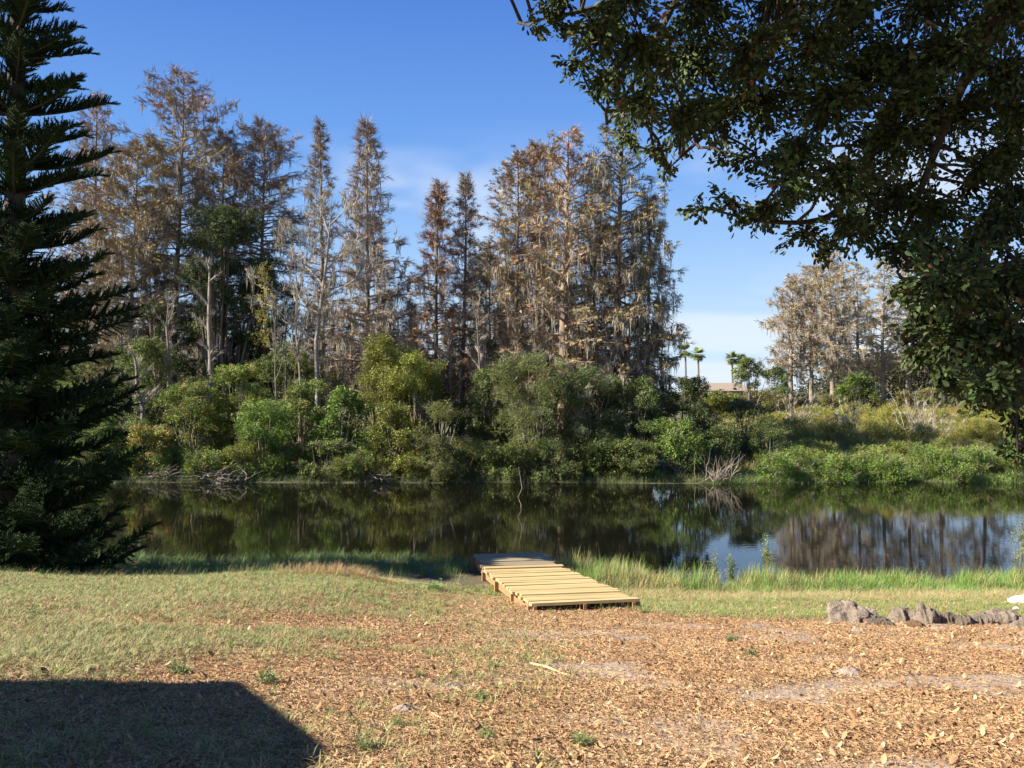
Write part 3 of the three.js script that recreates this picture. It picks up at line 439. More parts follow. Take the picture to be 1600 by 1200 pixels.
{ // meadow on the right of the far shore
  R = rng(500);
  for (let i = 0; i < 14; i++) { const px = 1215 + i * 31 + rr(-8, 8); bush(px, 706 + rr(-10, 10), 39.9 + (i % 3) * .9, rr(26, 36), 'low bright green leafy clump on the edge of the far meadow', { leaf: [[.16, .27, .04], [.19, .27, .04]], geo: G.broad2, name: 'meadow_shrub', group: 'low green clumps along the meadow edge', dens: .9, size: .85 }); R = rng(501 + i); }
  for (let i = 0; i < 30; i++) { const px = 1212 + (i % 15) * 28 + rr(-8, 8), d = 41.6 + Math.floor(i / 15) * 2.6 + rr(0, 1.4), b = foot(px, d); shrub({ seed: sd++, base: b, h: rr(.75, 1.2), w: rr(.9, 1.5), lobes: 9, dens: 1.3, size: .85, leaf: [[.22, .30, .05], [.27, .29, .05]], geo: i % 2 ? G.broad2 : G.tiny, name: 'vine_mound', group: 'viny mounds on the meadow slope', label: 'low sunlit yellow green vine mound on the far meadow slope' }); R = rng(520 + i); }
  for (let i = 0; i < 22; i++) { const px = 1212 + (i % 11) * 44 + rr(-14, 14), d = 47 + Math.floor(i / 11) * 8 + rr(0, 5); bush(px, 660 - Math.floor(i / 11) * 18 + rr(-8, 8), d, rr(30, 42), 'yellow green weedy shrub in the meadow behind the low clumps', { leaf: [[.32, .35, .06], [.37, .34, .07]], geo: G.narrow, name: 'meadow_shrub', group: 'yellow green weeds in the far meadow', dens: .8, twig: 3, twigC: [.32, .26, .14] }); R = rng(540 + i); }
  for (let i = 0; i < 12; i++) { const px = 1190 + i * 40 + rr(-12, 12), d = 70 + rr(0, 8); bush(px, 618 + rr(-16, 10), d, rr(26, 40), 'olive brush beneath the cypress stand beyond the meadow', { leaf: [[.21, .21, .055], [.23, .19, .075]], geo: G.broad, name: 'meadow_shrub', group: 'brush under the far cypress stand', dens: .5, size: 1.3 }); R = rng(580 + i); }
  bush(1175, 560, 66, 30, 'tall green shrub at the left foot of the stand beyond the meadow', { leaf: [cMid, cOlive], size: 1.3, dens: .7 });
  bush(1340, 585, 72, 36, 'rounded green shrub before the trunks beyond the meadow', { leaf: [cVine, cMid], size: 1.3, dens: .7 });
  bush(1215, 575, 74, 30, 'dark green shrub behind the brush at the left of the far stand', { leaf: [cDark, cMid], size: 1.3, dens: .7 });
  bush(1125, 614, 70, 42, 'light green shrub under the distant roof', { leaf: [cYel, cOlive], size: 1.3, dens: .7 });
  R = rng(610);
  const dead = (px, py, d, s, label) => { const b = at(px, py, d); b.y = H(b.x, b.z); const t = thing('dead_shrub', label, 'shrub', b, 'bare grey shrubs'), g = new Geo(), w = new Inst(G.twigs2, M.dry); g.cc = [.33, .29, .24]; for (let k = 0; k < 22; k++) { const e = V(gauss() * s, s * rr(.5, 1.3), gauss() * s); const p = curvePts(V(gauss() * .1, -.1, gauss() * .1), e, 4, .08 * s); g.tube(p, [.022, .018, .013, .009, .004], 4, false); for (let j = 0; j < 5; j++) w.along(p[2 + j % 3], V(e.x + gauss(), e.y, e.z + gauss()), R() * 6, rr(.6, 1.1), vary([.42, .37, .31], .2)); } g.mesh('stems', M.twig, t).userData.kind = 'stuff'; w.build('twigs', t); };
  dead(1330, 690, 52, 1.9, 'bare grey shrub in the middle of the far meadow'); dead(1425, 690, 52, 2.3, 'largest bare grey shrub standing in the far meadow'); dead(1455, 695, 50, 1.7, 'small bare grey shrub right of the largest one'); dead(1240, 690, 54, 1.8, 'bare grey shrub at the left side of the meadow');
  // dead brush at the waterline
  const brush = (px, d, s, wide, label, c) => { const b = onGround((px - 800) / F * d, -d); b.y = Math.max(b.y, 0); const t = thing('dead_brush', label, 'brush', b), g = new Geo(); g.cc = c; for (let k = 0; k < 46; k++) { const st = V(gauss() * wide * .5, rr(0, .4), gauss() * .4), e = V(st.x + gauss() * wide * .7, rr(.05, 1) * s, st.z + gauss() * .6 + .2), p = curvePts(st, e, 5, .09); g.tube(p, p.map((_, i) => .018 * (1.1 - i / 5)), 4, false); } g.mesh('branches', M.twig, t).userData.kind = 'stuff'; };
  brush(1125, 39.2, 1.6, 1.7, 'tangle of bleached dead branches at the waterline right of the dark bushes', [.30, .25, .21]); brush(345, 39.6, .9, 2.2, 'pale grey brushwood lying along the left waterline', [.27, .235, .20]); brush(590, 39.6, .8, 1.4, 'dark brushwood at the waterline below the olive shrub', [.20, .16, .12]); brush(250, 40, .8, 1.2, 'small grey brush pile under the yellow shrub', [.25, .21, .18]);
  const mg = new Inst(G.tall, M.grass); for (let k = 0; k < 9000; k++) { const x = rr(9, 36), d = 38.9 + Math.pow(R(), 1.3) * 22, p = onGround(x, -d); if (p.y < -.06) continue; const nearW = d < 42 ? .42 : .8; mg.euler(p, gauss() * .1, R() * 6.28, gauss() * .1, rr(1, 2), vary(d < 42 ? [.19, .28, .06] : R() < .5 ? [.36, .31, .11] : [.27, .29, .075], .25), rr(.8, 1.6) * nearW); }
  tag(mg.build('meadow_grass', scene), 'tall yellow green grass covering the far meadow', 'grass');
  R = rng(640); const sg = new Inst(G.tall2, M.grass); for (let k = 0; k < 3200; k++) { const x = rr(-36, 10), d = 39.1 + R() * 2.2, p = onGround(x, -d); if (p.y < -.05) continue; sg.euler(p, gauss() * .15, R() * 6.28, gauss() * .15, rr(.7, 1.3), vary([.12, .16, .045], .3), rr(.5, 1)); }
  tag(sg.build('shore_grass', scene), 'rough grass along the foot of the far shore shrubs', 'grass');
}
{ // palms and a roof far behind
  R = rng(660);
  const palm = (px, top, d, label) => { const b = V((px - 800) / F * d, 1.5, -d), h = EYE + (HOR - top) / F * d - 1.5, t = thing('palm_tree', label, 'palm', b, 'distant palms'), g = new Geo(); g.cc = [.22, .18, .14]; g.tube([V(0, 0, 0), V(.1, h * .5, 0), V(0, h - 1.2, 0)], [.28, .2, .18], 8); g.mesh('trunk', M.bark, t);
    for (let k = 0; k < 38; k++) { const f = new Geo(), az = k * 2.4, el = rr(-1.15, 1.25), u = V(Math.cos(az) * Math.cos(el), Math.sin(el), Math.sin(az) * Math.cos(el)), s = V(-Math.sin(az), 0, Math.cos(az)), c = V(0, h - 1.1, 0), L = rr(1.5, 1.95) * (el < -.6 ? .8 : 1); const o0 = c.clone().addScaledVector(u, .35); f.cc = vary(el < -.7 ? [.22, .19, .10] : [.15, .20, .06], .3);
      for (let j = -4; j <= 4; j++) { const a = j * .22, dv = u.clone().multiplyScalar(Math.cos(a)).addScaledVector(s, Math.sin(a)), e = o0.clone().addScaledVector(dv, L * (1 - Math.abs(j) * .05)); e.y -= .35 * Math.abs(Math.cos(el)); const n1 = f.v(o0.x - s.x * .05, o0.y, o0.z - s.z * .05), m1 = o0.clone().lerp(e, .6).addScaledVector(s, .11), m2 = o0.clone().lerp(e, .6).addScaledVector(s, -.11), a1 = f.v(m1.x, m1.y + .1, m1.z), a2 = f.v(m2.x, m2.y + .1, m2.z), a3 = f.v(e.x, e.y, e.z); f.i.push(n1, a1, a2, a1, a3, a2); }
      f.mesh('frond', std({ side: THREE.DoubleSide, roughness: .6 }), t); } };
  palm(1071, 540, 180, 'leftmost distant palm beside the mossy cypress'); palm(1091, 545, 178, 'second distant palm with a full bushy head'); palm(1144, 552, 184, 'slender distant palm standing alone in the gap'); palm(1158, 556, 188, 'small distant palm just right of the slender one'); 
  const b = at(1126, 606, 165); const t = thing('distant_house', 'low tan roof of a house showing beyond the trees', 'house', V(b.x, 1.5, b.z)), wl = new Geo(), rf = new Geo();
  const bx = (g, x0, x1, y0, y1, z0, z1) => { const q = new THREE.BoxGeometry(x1 - x0, y1 - y0, z1 - z0).toNonIndexed(); q.translate((x0 + x1) / 2, (y0 + y1) / 2, (z0 + z1) / 2); const p = q.attributes.position; for (let k = 0; k < p.count; k += 3) { const a = g.v(p.getX(k), p.getY(k), p.getZ(k)), b2 = g.v(p.getX(k + 1), p.getY(k + 1), p.getZ(k + 1)), c = g.v(p.getX(k + 2), p.getY(k + 2), p.getZ(k + 2)); g.tri(a, b2, c); } };
  wl.cc = [.40, .35, .28]; bx(wl, -6, 6, 0, 5.0, -4, 4); wl.mesh('wall', std({}), t);
  rf.cc = [.25, .205, .165]; const y0 = 4.9, y1 = 6.5, c = [[-6.6, y0, -4.6], [6.6, y0, -4.6], [6.6, y0, 4.6], [-6.6, y0, 4.6], [-3, y1, 0], [3, y1, 0]].map((q) => q), f3 = (a, b2, d) => { const i = [c[a], c[b2], c[d]].map((q) => rf.v(...q)); rf.tri(...i); }; f3(3, 2, 5); f3(3, 5, 4); f3(1, 0, 4); f3(1, 4, 5); f3(0, 3, 4); f3(2, 1, 5); f3(0, 1, 2); f3(0, 2, 3); rf.mesh('roof', std({}), t);
}
{ // a far wood that closes the horizon, one mass
  R = rng(680); const fw = new Inst(clusterShape(16, .45, .25, 1.5, 99), M.leaf);
  for (let k = 0; k < 24000; k++) { const x = rr(-160, 200), d = 118 + R() * 24, gap = smooth(15, 21, x) * smooth(52, 44, x), hh = (7 + 5 * fbm(x * .07, 3, 3)) * (1 - .7 * gap), y = 1.4 + hh * Math.sqrt(R()); fw.euler(V(x, y, -d), gauss(), R() * 6.28, gauss(), rr(.8, 1.6), vary(lerpc([.05, .065, .025], [.12, .10, .05], fbm(x * .2, y * .3, 2)), .3)); }
  tag(fw.build('distant_wood', scene), 'dim distant wood closing the view behind all the trees', 'wood');
}

// ------------------------------------------------------------------ the wooden dock
{
  R = rng(700);
  const ang = 9.8 * Math.PI / 180, ax = V(Math.sin(ang), 0, Math.cos(ang)), sx = V(Math.cos(ang), 0, -Math.sin(ang));            // ax runs towards the camera, sx to the right
  const P0 = V(-.085, .40, -18.24), LEN1 = 1.72, LEN2 = 4.75, SL = Math.tan(5.0 * Math.PI / 180), WID = 1.52;
  const t = thing('wooden_dock', 'small new yellow pine dock sloping from the lawn down to the pond', 'dock', V(P0.x, 0, P0.z));
  t.rotation.y = ang;                                        // local +z runs towards the camera
  const topY = (s) => .40 + Math.max(0, s - LEN1) * SL, pitch = (s) => (s < LEN1 ? 0 : Math.atan(SL));
  const plank = (name, x, y, z, w, h, l, rx, ry, c) => { const g = new THREE.BoxGeometry(w, h, l, 1, 1, 1), n = g.attributes.position.count, cc = new Float32Array(n * 3); for (let k = 0; k < n; k++) cc.set(c, k * 3); g.setAttribute('color', new THREE.BufferAttribute(cc, 3)); const uv = g.attributes.uv, o = R() * 7; for (let k = 0; k < n; k++) uv.setXY(k, uv.getX(k) * Math.max(w, h) * .5 + o, uv.getY(k) * .25 + o * 1.7); const m = shade(new THREE.Mesh(g, M.wood)); m.name = name; m.position.set(x, y, z); m.rotation.set(-rx, ry, rr(-.006, .006)); t.add(m); return m; };
  const fresh = [.52, .405, .205], tan = [.36, .22, .12];
  const pw = .2; let s = 0, k = 0;
  while (s < LEN1 + LEN2 - .1) {
    const lift = rr(-.008, .008) + (k === 8 ? .03 : 0), wdt = WID * (s < LEN1 ? .97 : 1) + rr(-.05, .06), far = s < LEN1 - .2;
    plank('plank', rr(-.03, .03), topY(s + pw / 2) + lift, s + pw / 2, wdt, .04, pw - rr(.006, .022), pitch(s + pw / 2) + rr(-.018, .018), rr(-.012, .012), vary(far ? [.27, .225, .155] : fresh, .14, .04)); s += pw; k++;  // far planks are coloured darker, for the shade lying on that end
  }
  const base = (x, z) => { const q = V(x, 0, z).applyAxisAngle(V(0, 1, 0), ang).add(t.position); return H(q.x, q.z); };
  for (const x of [-.7, 0, .7]) { plank('stringer', x, .40 - .10, LEN1 / 2 + .02, .045, .14, LEN1, 0, 0, tan); plank('stringer', x, topY(LEN1 + LEN2 / 2) - .10, LEN1 + LEN2 / 2, .045, .14, LEN2 / Math.cos(Math.atan(SL)) - .1, Math.atan(SL), 0, tan); }
  for (const [x, z] of [[-.74, .15], [.74, .15], [-.74, 1.72], [.74, 1.72], [-.74, 3.3], [.74, 3.3], [-.72, 4.8], [.74, 4.9], [.76, 6.3], [-.74, 6.3]]) { const y1 = topY(z) - .03, y0 = Math.max(base(x, z), -.4) - .25; plank('post', x, (y0 + y1) / 2, z, .095, y1 - y0, .095, 0, 0, vary(tan, .1)); }
  for (let q = 0; q < 5; q++) { const x = .30 + q * .085, z = 6.32 - (4 - q) * .03, y1 = topY(z) - .03, y0 = base(x, z) - .15; plank('short_leg', x, (y0 + y1) / 2, z, .035, y1 - y0, .06, 0, 0, vary([.5, .33, .2], .1)); }
}

// ------------------------------------------------------------------ near bank: grass, straw, leaves
{
  R = rng(800);
  const inView = (x, d) => Math.abs(x) < .60 * d + .8;
  const tall = new Inst(G.tall, M.grass), tall2 = new Inst(G.tall2, M.grass);
  const under = (x, z) => { const dx = x + .085, dz = z + 18.24, a = 9.8 * Math.PI / 180, lx = dx * Math.cos(a) - dz * Math.sin(a), lz = dx * Math.sin(a) + dz * Math.cos(a); return Math.abs(lx) < .95 && lz > -.1 && lz < 6.6; };
  for (let k = 0; k < 6200; k++) {                                                   // right bank: tall grass by the water
    const x = rr(1.0, 13), d = 14.9 + (x < 3.6 ? 4.4 : 2.1) * R(), p = onGround(x, -d); if (p.y < -.05 || under(x, -d)) continue;
    const cl = fbm(x * 1.5 + 3, d * 1.3, 3), e = smooth(14.9, 15.7, d + gauss() * .2) * (.25 + 1.3 * smooth(.3, .68, cl)) * (x > 5 ? .72 : 1); if (R() > .2 + e) continue;
    const dry = smooth(.42, .62, fbm(x * .9 + 4, d * .8, 3)), c = R() < .16 + .5 * dry * smooth(7, 3, x) ? [.42, .35, .15] : [.21, .34, .06];
    (R() < .6 ? tall : tall2).euler(p, gauss() * .12, R() * 6.28, gauss() * .12, rr(.6, 1), vary(c, .25), rr(.25, .8) * (.28 + e * .72));
  }
  for (let k = 0; k < 3600; k++) { const x = rr(1.4, 12), d = 13.5 + 1.8 * R(); if (R() > cover(x, -d).straw || under(x, -d)) continue; tall2.euler(onGround(x, -d), gauss() * .4, R() * 6.28, gauss() * .4, rr(.3, .6), vary([.47, .38, .18], .2), rr(.08, .3)); }   // trampled straw before the tall grass

  for (let k = 0; k < 5200; k++) {                                                   // left bank below the lip
    const x = rr(-13, -.2), d = 15 + 5 * R(), p = onGround(x, -d); if (p.y < -.04 || p.y > .62 || under(x, -d)) continue;
    const bare = smooth(-4.6, -2.6, x) * smooth(17.6, 16.6, d); if (R() < bare * .92 || R() > .35 + .9 * fbm(x * .7, d * .7 + 9, 2)) continue;
    (R() < .5 ? tall : tall2).euler(p, gauss() * .15, R() * 6.28, gauss() * .15, rr(.45, .8), vary([.15, .24, .05], .3), rr(.25, .55));
  }
  for (let k = 0; k < 260; k++) { const x = -2.9 + gauss() * 1.0, d = 14.2 + gauss() * .3, p = onGround(x, -d); tall2.euler(p, gauss() * .2, R() * 6.28, gauss() * .2, rr(.3, .6), vary([.50, .36, .17], .2), rr(.2, .55)); }        // dry stalks on the lip
  for (let k = 0; k < 90; k++) { const x = rr(-9, -4.2), d = 14.2 + gauss() * .3, p = onGround(x, -d); tall2.euler(p, gauss() * .2, R() * 6.28, gauss() * .2, rr(.3, .5), vary(R() < .5 ? [.46, .36, .17] : [.22, .27, .07], .2), rr(.2, .4)); }
  tag(tall.build('bank_grass', scene), 'tall green and straw coloured grass along the near waterline', 'grass');
  tag(tall2.build('bank_grass', scene), 'arching thin grass blades and dry stalks on the near bank', 'grass');
  const short = new Inst(G.short, M.grass), short2 = new Inst(G.short2, M.grass), straw = new Inst(G.straw, M.dry), straw2 = new Inst(G.straw2, M.dry), chips = new Inst(G.chips, M.dry), lf = new Inst(G.litter, M.dry), lf2 = new Inst(G.litter2, M.dry);
  const pick = () => { const d = 3 + 12.6 * Math.pow(R(), 1.15), x = rr(-1, 1) * (.62 * d + .9); return [x, d]; };
  for (let k = 0; k < 120000; k++) { const [x, d] = pick(), q = cover(x, -d); if (R() > q.green * 1.7 - .05) continue; const p = onGround(x, -d, -.004); (R() < .6 ? short : short2).euler(p, gauss() * .2, R() * 6.28, gauss() * .2, rr(.6, 1.15), vary(R() < .33 ? [.42, .34, .15] : d > 11 ? [.23, .305, .07] : [.25, .28, .08], .28), rr(.5, 1.1)); }
  const tones = [[.41, .27, .145], [.44, .305, .17], [.38, .24, .125], [.34, .205, .105], [.27, .16, .085], [.46, .335, .195]];
  for (let k = 0; k < 300000; k++) { const [x, d] = pick(), q = cover(x, -d), cp = fbm(x * 2.3 + 90, d * 2.3, 4), dn = (1 - q.sand * .8) * (1 - q.green * .55) * (.4 + .75 * smooth(.34, .6, cp)); if (d > 14.6 + (x < -2 ? 0 : -.2) || R() > dn) continue; const p = onGround(x, -d, .001), w = fbm(x * 1.7 + 60, d * 1.7, 4), i = R() < smooth(.62, .40, w) * .62 ? 2 + Math.floor(R() * 3) : Math.min(5, Math.floor(R() * 6)), w2 = R(); (w2 < .5 ? straw : w2 < .8 ? straw2 : chips).euler(p, gauss() * .16, R() * 6.28, gauss() * .16, rr(.42, .92), vary(tones[i], .22, .06)); }
  const lt = [[.35, .205, .10], [.40, .26, .14], [.29, .16, .08], [.20, .11, .06], [.38, .20, .10], [.43, .31, .19]];
  for (let k = 0; k < 15000; k++) { const [x, d] = pick(), q = cover(x, -d), right = smooth(-2, 4, x); if (d > 13.4 || R() > (.22 + .78 * right * fbm(x * .8 + 8, d * .9, 3) * 1.5) * (1 - q.sand * .7) * (1 - q.green * .75)) continue; (R() < .5 ? lf : lf2).euler(onGround(x, -d, .012), 1.57 + gauss() * .28, R() * 6.28, gauss() * .3, rr(.35, .9), vary(lt[Math.floor(R() * 6)], .25, .08)); }
  for (const [i, n, l, c] of [[short, 'lawn_grass', 'short green grass growing in patches on the lawn', 'grass'], [short2, 'lawn_grass', 'slightly longer lawn grass blades among the straw', 'grass'], [straw, 'straw_litter', 'short golden straw bits strewn over the bare lawn', 'straw'], [straw2, 'straw_litter', 'long thin dry stems strewn over the bare lawn', 'straw'], [chips, 'straw_litter', 'small broad brown chips strewn over the bare lawn', 'litter'], [lf, 'fallen_leaves', 'curled tan oak leaves scattered on the lawn', 'leaves'], [lf2, 'fallen_leaves', 'tightly rolled brown leaves scattered on the lawn', 'leaves']]) tag(i.build(n, scene), l, c);
}
{ // small single things on the lawn
  R = rng(900);
  const weed = (px, py, s, label, c = [.17, .22, .05]) => { const p = hit(px, py), i = new Inst(G.broad2, M.grass), st = new Inst(G.short2, M.grass), t = thing('weed', label, 'weed', p, 'weeds on the lawn'); for (let k = 0; k < 16; k++) i.euler(V(gauss() * .05 * s, .015 + R() * .05 * s, gauss() * .05 * s), gauss() * .5, R() * 6.28, gauss() * .5, .16 * s * rr(.6, 1.2), vary(c, .25)); for (let k = 0; k < 14; k++) st.euler(V(gauss() * .05 * s, 0, gauss() * .05 * s), gauss() * .2, R() * 6, gauss() * .2, s * .7, vary(c, .2)); i.build('leaves', t); st.build('blades', t); };
  weed(621, 1132, .8, 'small green weed right of the sandy ant mound'); weed(760, 1150, .7, 'tiny green weed low in the middle of the bare lawn'); weed(574, 1166, .9, 'green weed near the tip of the house shadow'); weed(905, 1162, 1, 'green sprig right of the tiny middle weed'); weed(655, 1055, .7, 'small weed beside two dark upright leaves'); weed(755, 1092, .9, 'low weed left of the pale stick end'); weed(1170, 1022, .8, 'weed on the bare right side of the lawn'); weed(680, 920, 2.2, 'bright green weed by the lip left of the dock', [.16, .30, .06]); weed(1005, 957, 1.2, 'small weed just right of the dock end'); weed(770, 1040, .7, 'little weed in the centre of the lawn'); weed(1140, 1000, .9, 'dusty weed above the bare sand'); weed(420, 1065, 1.3, 'grass like weed beside the shadow corner'); weed(285, 1050, 1.4, 'green weed above the shadow edge'); weed(60, 962, 1.6, 'spreading weed at the left side of the lawn');
  const mound = (px, py, r, h, label) => { const p = hit(px, py), g = new Geo(), t = thing('sand_mound', label, 'mound', p, 'small sand mounds'); g.cc = [.34, .275, .225]; const n = 18, m = 7; for (let j = 0; j <= m; j++) for (let i = 0; i <= n; i++) { const a = i / n * 6.283, q = j / m, rad = r * q * (1 + .25 * (noise(Math.cos(a) * 1.6 + px, Math.sin(a) * 1.6 + 4) - .5)); g.v(Math.cos(a) * rad, h * Math.pow(Math.cos(q * 1.57), 1.3) * (1 + .3 * (noise(a * 2 + px, q * 5) - .5)) - .02 * q, Math.sin(a) * rad, Math.cos(a) * rad / 1.2, Math.sin(a) * rad / 1.2); if (i && j) { const k = j * (n + 1) + i; g.i.push(k, k - n - 2, k - 1, k, k - n - 1, k - n - 2); } } g.mesh('sand', M.soil, t); };
  mound(632, 1108, .13, .045, 'pale sandy ant mound left of the middle'); mound(1324, 1052, .17, .07, 'grey sand mound on the right side of the leaf litter'); mound(1338, 985, .16, .04, 'pale sand patch mound below the row of soil clods'); mound(705, 1070, .16, .03, 'low grey sand mound in the centre of the lawn');
  const stick = (a, b, r, c, label) => { const p = hit(...a), e = hit(...b).sub(p), g = new Geo(); g.cc = c; g.tube(curvePts(V(0, .014, 0), e.add(V(0, .014, 0)), 5, .012), [r, r, r * .9, r * .85, r * .8, r * .5], 6); const t = thing('stick', label, 'stick', p, 'sticks on the lawn'); g.mesh('wood', M.twig, t); };
  stick([828, 1036], [890, 1054], .011, [.55, .40, .22], 'pale broken stick lying in the middle of the lawn'); stick([745, 1140], [757, 1126], .014, [.10, .06, .04], 'short dark stick below the centre of the lawn'); stick([553, 957], [600, 953], .009, [.24, .15, .08], 'thin brown twig on the lawn below the dry stalks'); stick([700, 1128], [672, 1110], .006, [.52, .38, .2], 'thin pale twig left of the short dark stick'); stick([1250, 925], [1280, 950], .008, [.42, .34, .16], 'thin straw coloured twig leaning left of the soil clods');
  const dl = (px, py, s, label) => { const p = hit(px, py), g = new Geo(), m = new THREE.Mesh(G.litter2, new THREE.MeshStandardMaterial({ color: col(.17, .085, .045), roughness: .9, side: THREE.DoubleSide })); const t = thing('upright_leaf', label, 'leaf', p.add(V(0, .01, 0)), 'large dark fallen leaves'); m.name = 'blade'; shade(m); m.scale.setScalar(s * .65); m.rotation.set(.5, R() * 6, .3); t.add(m); };
  dl(671, 1046, 1.5, 'dark brown upright leaf, left of a pair'); dl(682, 1047, 1.3, 'dark brown upright leaf, right of a pair'); dl(85, 1054, 1.8, 'large dark leaf above the house shadow'); dl(120, 1030, 1.5, 'dark curled leaf left on the grass'); dl(340, 1025, 1.6, 'pale curled leaf standing by the shadow');
  // row of dug soil clods
  const clod = (px, py, w, h, label, c) => { const p = hit(px, py), d = -p.z, s = d / F, rx = w * s, ry = h * s, g = new Geo(), n = 64, m = 34, t = thing('soil_clod', label, 'soil clod', p, 'row of dug soil clods'); g.cc = c; for (let j = 0; j <= m; j++) for (let i = 0; i <= n; i++) { const a = i / n * 6.28318, e = j / m * 1.75 - .18, ca = Math.cos(a) * Math.cos(e), sa = Math.sin(a) * Math.cos(e), ye = Math.sin(e), k = .72 + .55 * (noise(ca * 2.1 + px, sa * 2.1 + ye * 2.3 + 5) ) + .34 * (noise(ca * 6 + px, sa * 6 + ye * 5) - .5) + .15 * (noise(ca * 15 + px, sa * 15 + ye * 13) - .5) + .05 * (noise(ca * 34 + px, sa * 34 + ye * 31) - .5); g.v(ca * rx * k, ye * ry * k, sa * rx * .8 * k, a / 3, e); if (i && j) { const q = j * (n + 1) + i; g.i.push(q, q - 1, q - n - 2, q, q - n - 2, q - n - 1); } } g.mesh('soil', M.soil, t); };
  const sc = [.37, .305, .255], scd = [.30, .24, .195];
  clod(1326, 968, 36, 25, 'largest rounded soil clod at the left end of the row', sc); clod(1309, 948, 9, 12, 'small dark clod perched behind the largest one', scd); clod(1366, 972, 22, 14, 'low crumbly clod right of the largest one', scd); clod(1410, 968, 24, 22, 'grey clod second mound from the left of the row', sc); clod(1448, 970, 22, 25, 'tall grey clod in the middle of the row', sc); clod(1480, 972, 15, 18, 'dark broken clod right of the tall grey one', scd); clod(1502, 974, 14, 14, 'small dark clod between the broken one and the right mounds', scd); clod(1528, 973, 18, 16, 'rounded small clod before the broad right mound', sc); clod(1562, 972, 30, 22, 'broad brown mound near the right end of the row', sc); clod(1604, 978, 26, 14, 'low mound at the right edge of the row', sc); clod(1424, 978, 16, 9, 'flat reddish clod at the foot of the second mound', [.36, .22, .13]); clod(1385, 976, 9, 6, 'small pebble sized clod in the gap of the row', scd);
  { const p = hit(1588, 944), t = thing('white_sack', 'smooth white rounded sack lying on the grass at the right edge', 'sack', p), g = new Geo(), n = 28, m = 14, s = -p.z / F; g.cc = [.82, .82, .80]; for (let j = 0; j <= m; j++) for (let i = 0; i <= n; i++) { const u = j / m * 2 - 1, a = i / n * 6.283, prf = Math.pow(Math.max(0, 1 - Math.pow(Math.abs(u), 2.6)), .55), w = .10 * prf * (1 + .35 * (noise(u * 3 + 2, a * 1.3) - .5)); g.v(u * .36 + .16, .06 + Math.sin(a) * w * (1 + .2 * u), Math.cos(a) * w * 1.3); if (i && j) { const q = j * (n + 1) + i; g.i.push(q, q - 1, q - n - 2, q, q - n - 2, q - n - 1); } } const o = g.mesh('cover', std({ roughness: .6 }), t); o.rotation.set(0, .1, -.06); }
  { const p = hit(1582, 962), t = thing('white_scrap', 'tiny white scrap on the soil clods near the right edge', 'scrap', p.add(V(0, .1, 0))), g = new Geo(); g.cc = [.8, .8, .78]; g.tube([V(-.04, 0, 0), V(0, .02, 0), V(.04, 0, .01)], [.012, .022, .01], 6); g.mesh('paper', std({}), t); }
  // plants standing in the water and at the frame edge
  const sap = (px, py, top, d, w, label, c) => { const b = V((px - 800) / F * d, 0, -d); b.y = Math.max(H(b.x, b.z), -.1); const t = thing('sapling', label, 'plant', b, 'young plants by the water'), h = EYE + (HOR - top) / F * d - b.y, g = new Geo(), l = new Inst(G.broad2, M.leaf); g.cc = [.22, .2, .1]; for (let k = 0; k < 4; k++) { const e = V(gauss() * w, h * rr(.6, 1), gauss() * w), p = curvePts(V(0, -.1, 0), e, 4, .02); g.tube(p, [.008, .007, .006, .005, .003], 5, false); for (let j = 0; j < 16; j++) { const q = rr(.35, 1), i = Math.min(3, Math.floor(q * 4)); l.euler(p[i].clone().lerp(p[i + 1], q * 4 - i).add(V(gauss() * .05, gauss() * .04, gauss() * .05)), gauss() * .6, R() * 6, gauss() * .6, rr(.25, .5), vary(c, .2)); } } g.mesh('stems', M.twig, t).userData.kind = 'stuff'; l.build('leaves', t); };
  sap(1197, 905, 826, 17.2, .12, 'yellow green sapling standing against the blue reflection', [.20, .27, .06]); sap(1113, 900, 856, 16.6, .10, 'small yellow green plant at the top of the tall grass', [.24, .28, .06]); sap(1140, 902, 862, 16.8, .12, 'low leafy plant beside the small yellow green one', [.20, .25, .06]); sap(1590, 905, 800, 15.6, .34, 'leafy yellow green plant at the right edge over the water', [.24, .26, .06]);
  { const d = 30, b = V((812 - 800) / F * d, -.1, -d), t = thing('water_twig', 'crooked pale twig sticking up out of the pond', 'twig', b), g = new Geo(); g.cc = [.42, .38, .31]; g.tube([V(0, -.3, 0), V(.05, .2, 0), V(-.06, .45, 0), V(.08, .75, .02), V(.03, 1.1, 0), V(-.04, 1.5, 0)], [.009, .008, .007, .007, .006, .003], 6); g.mesh('stem', M.twig, t); }
}

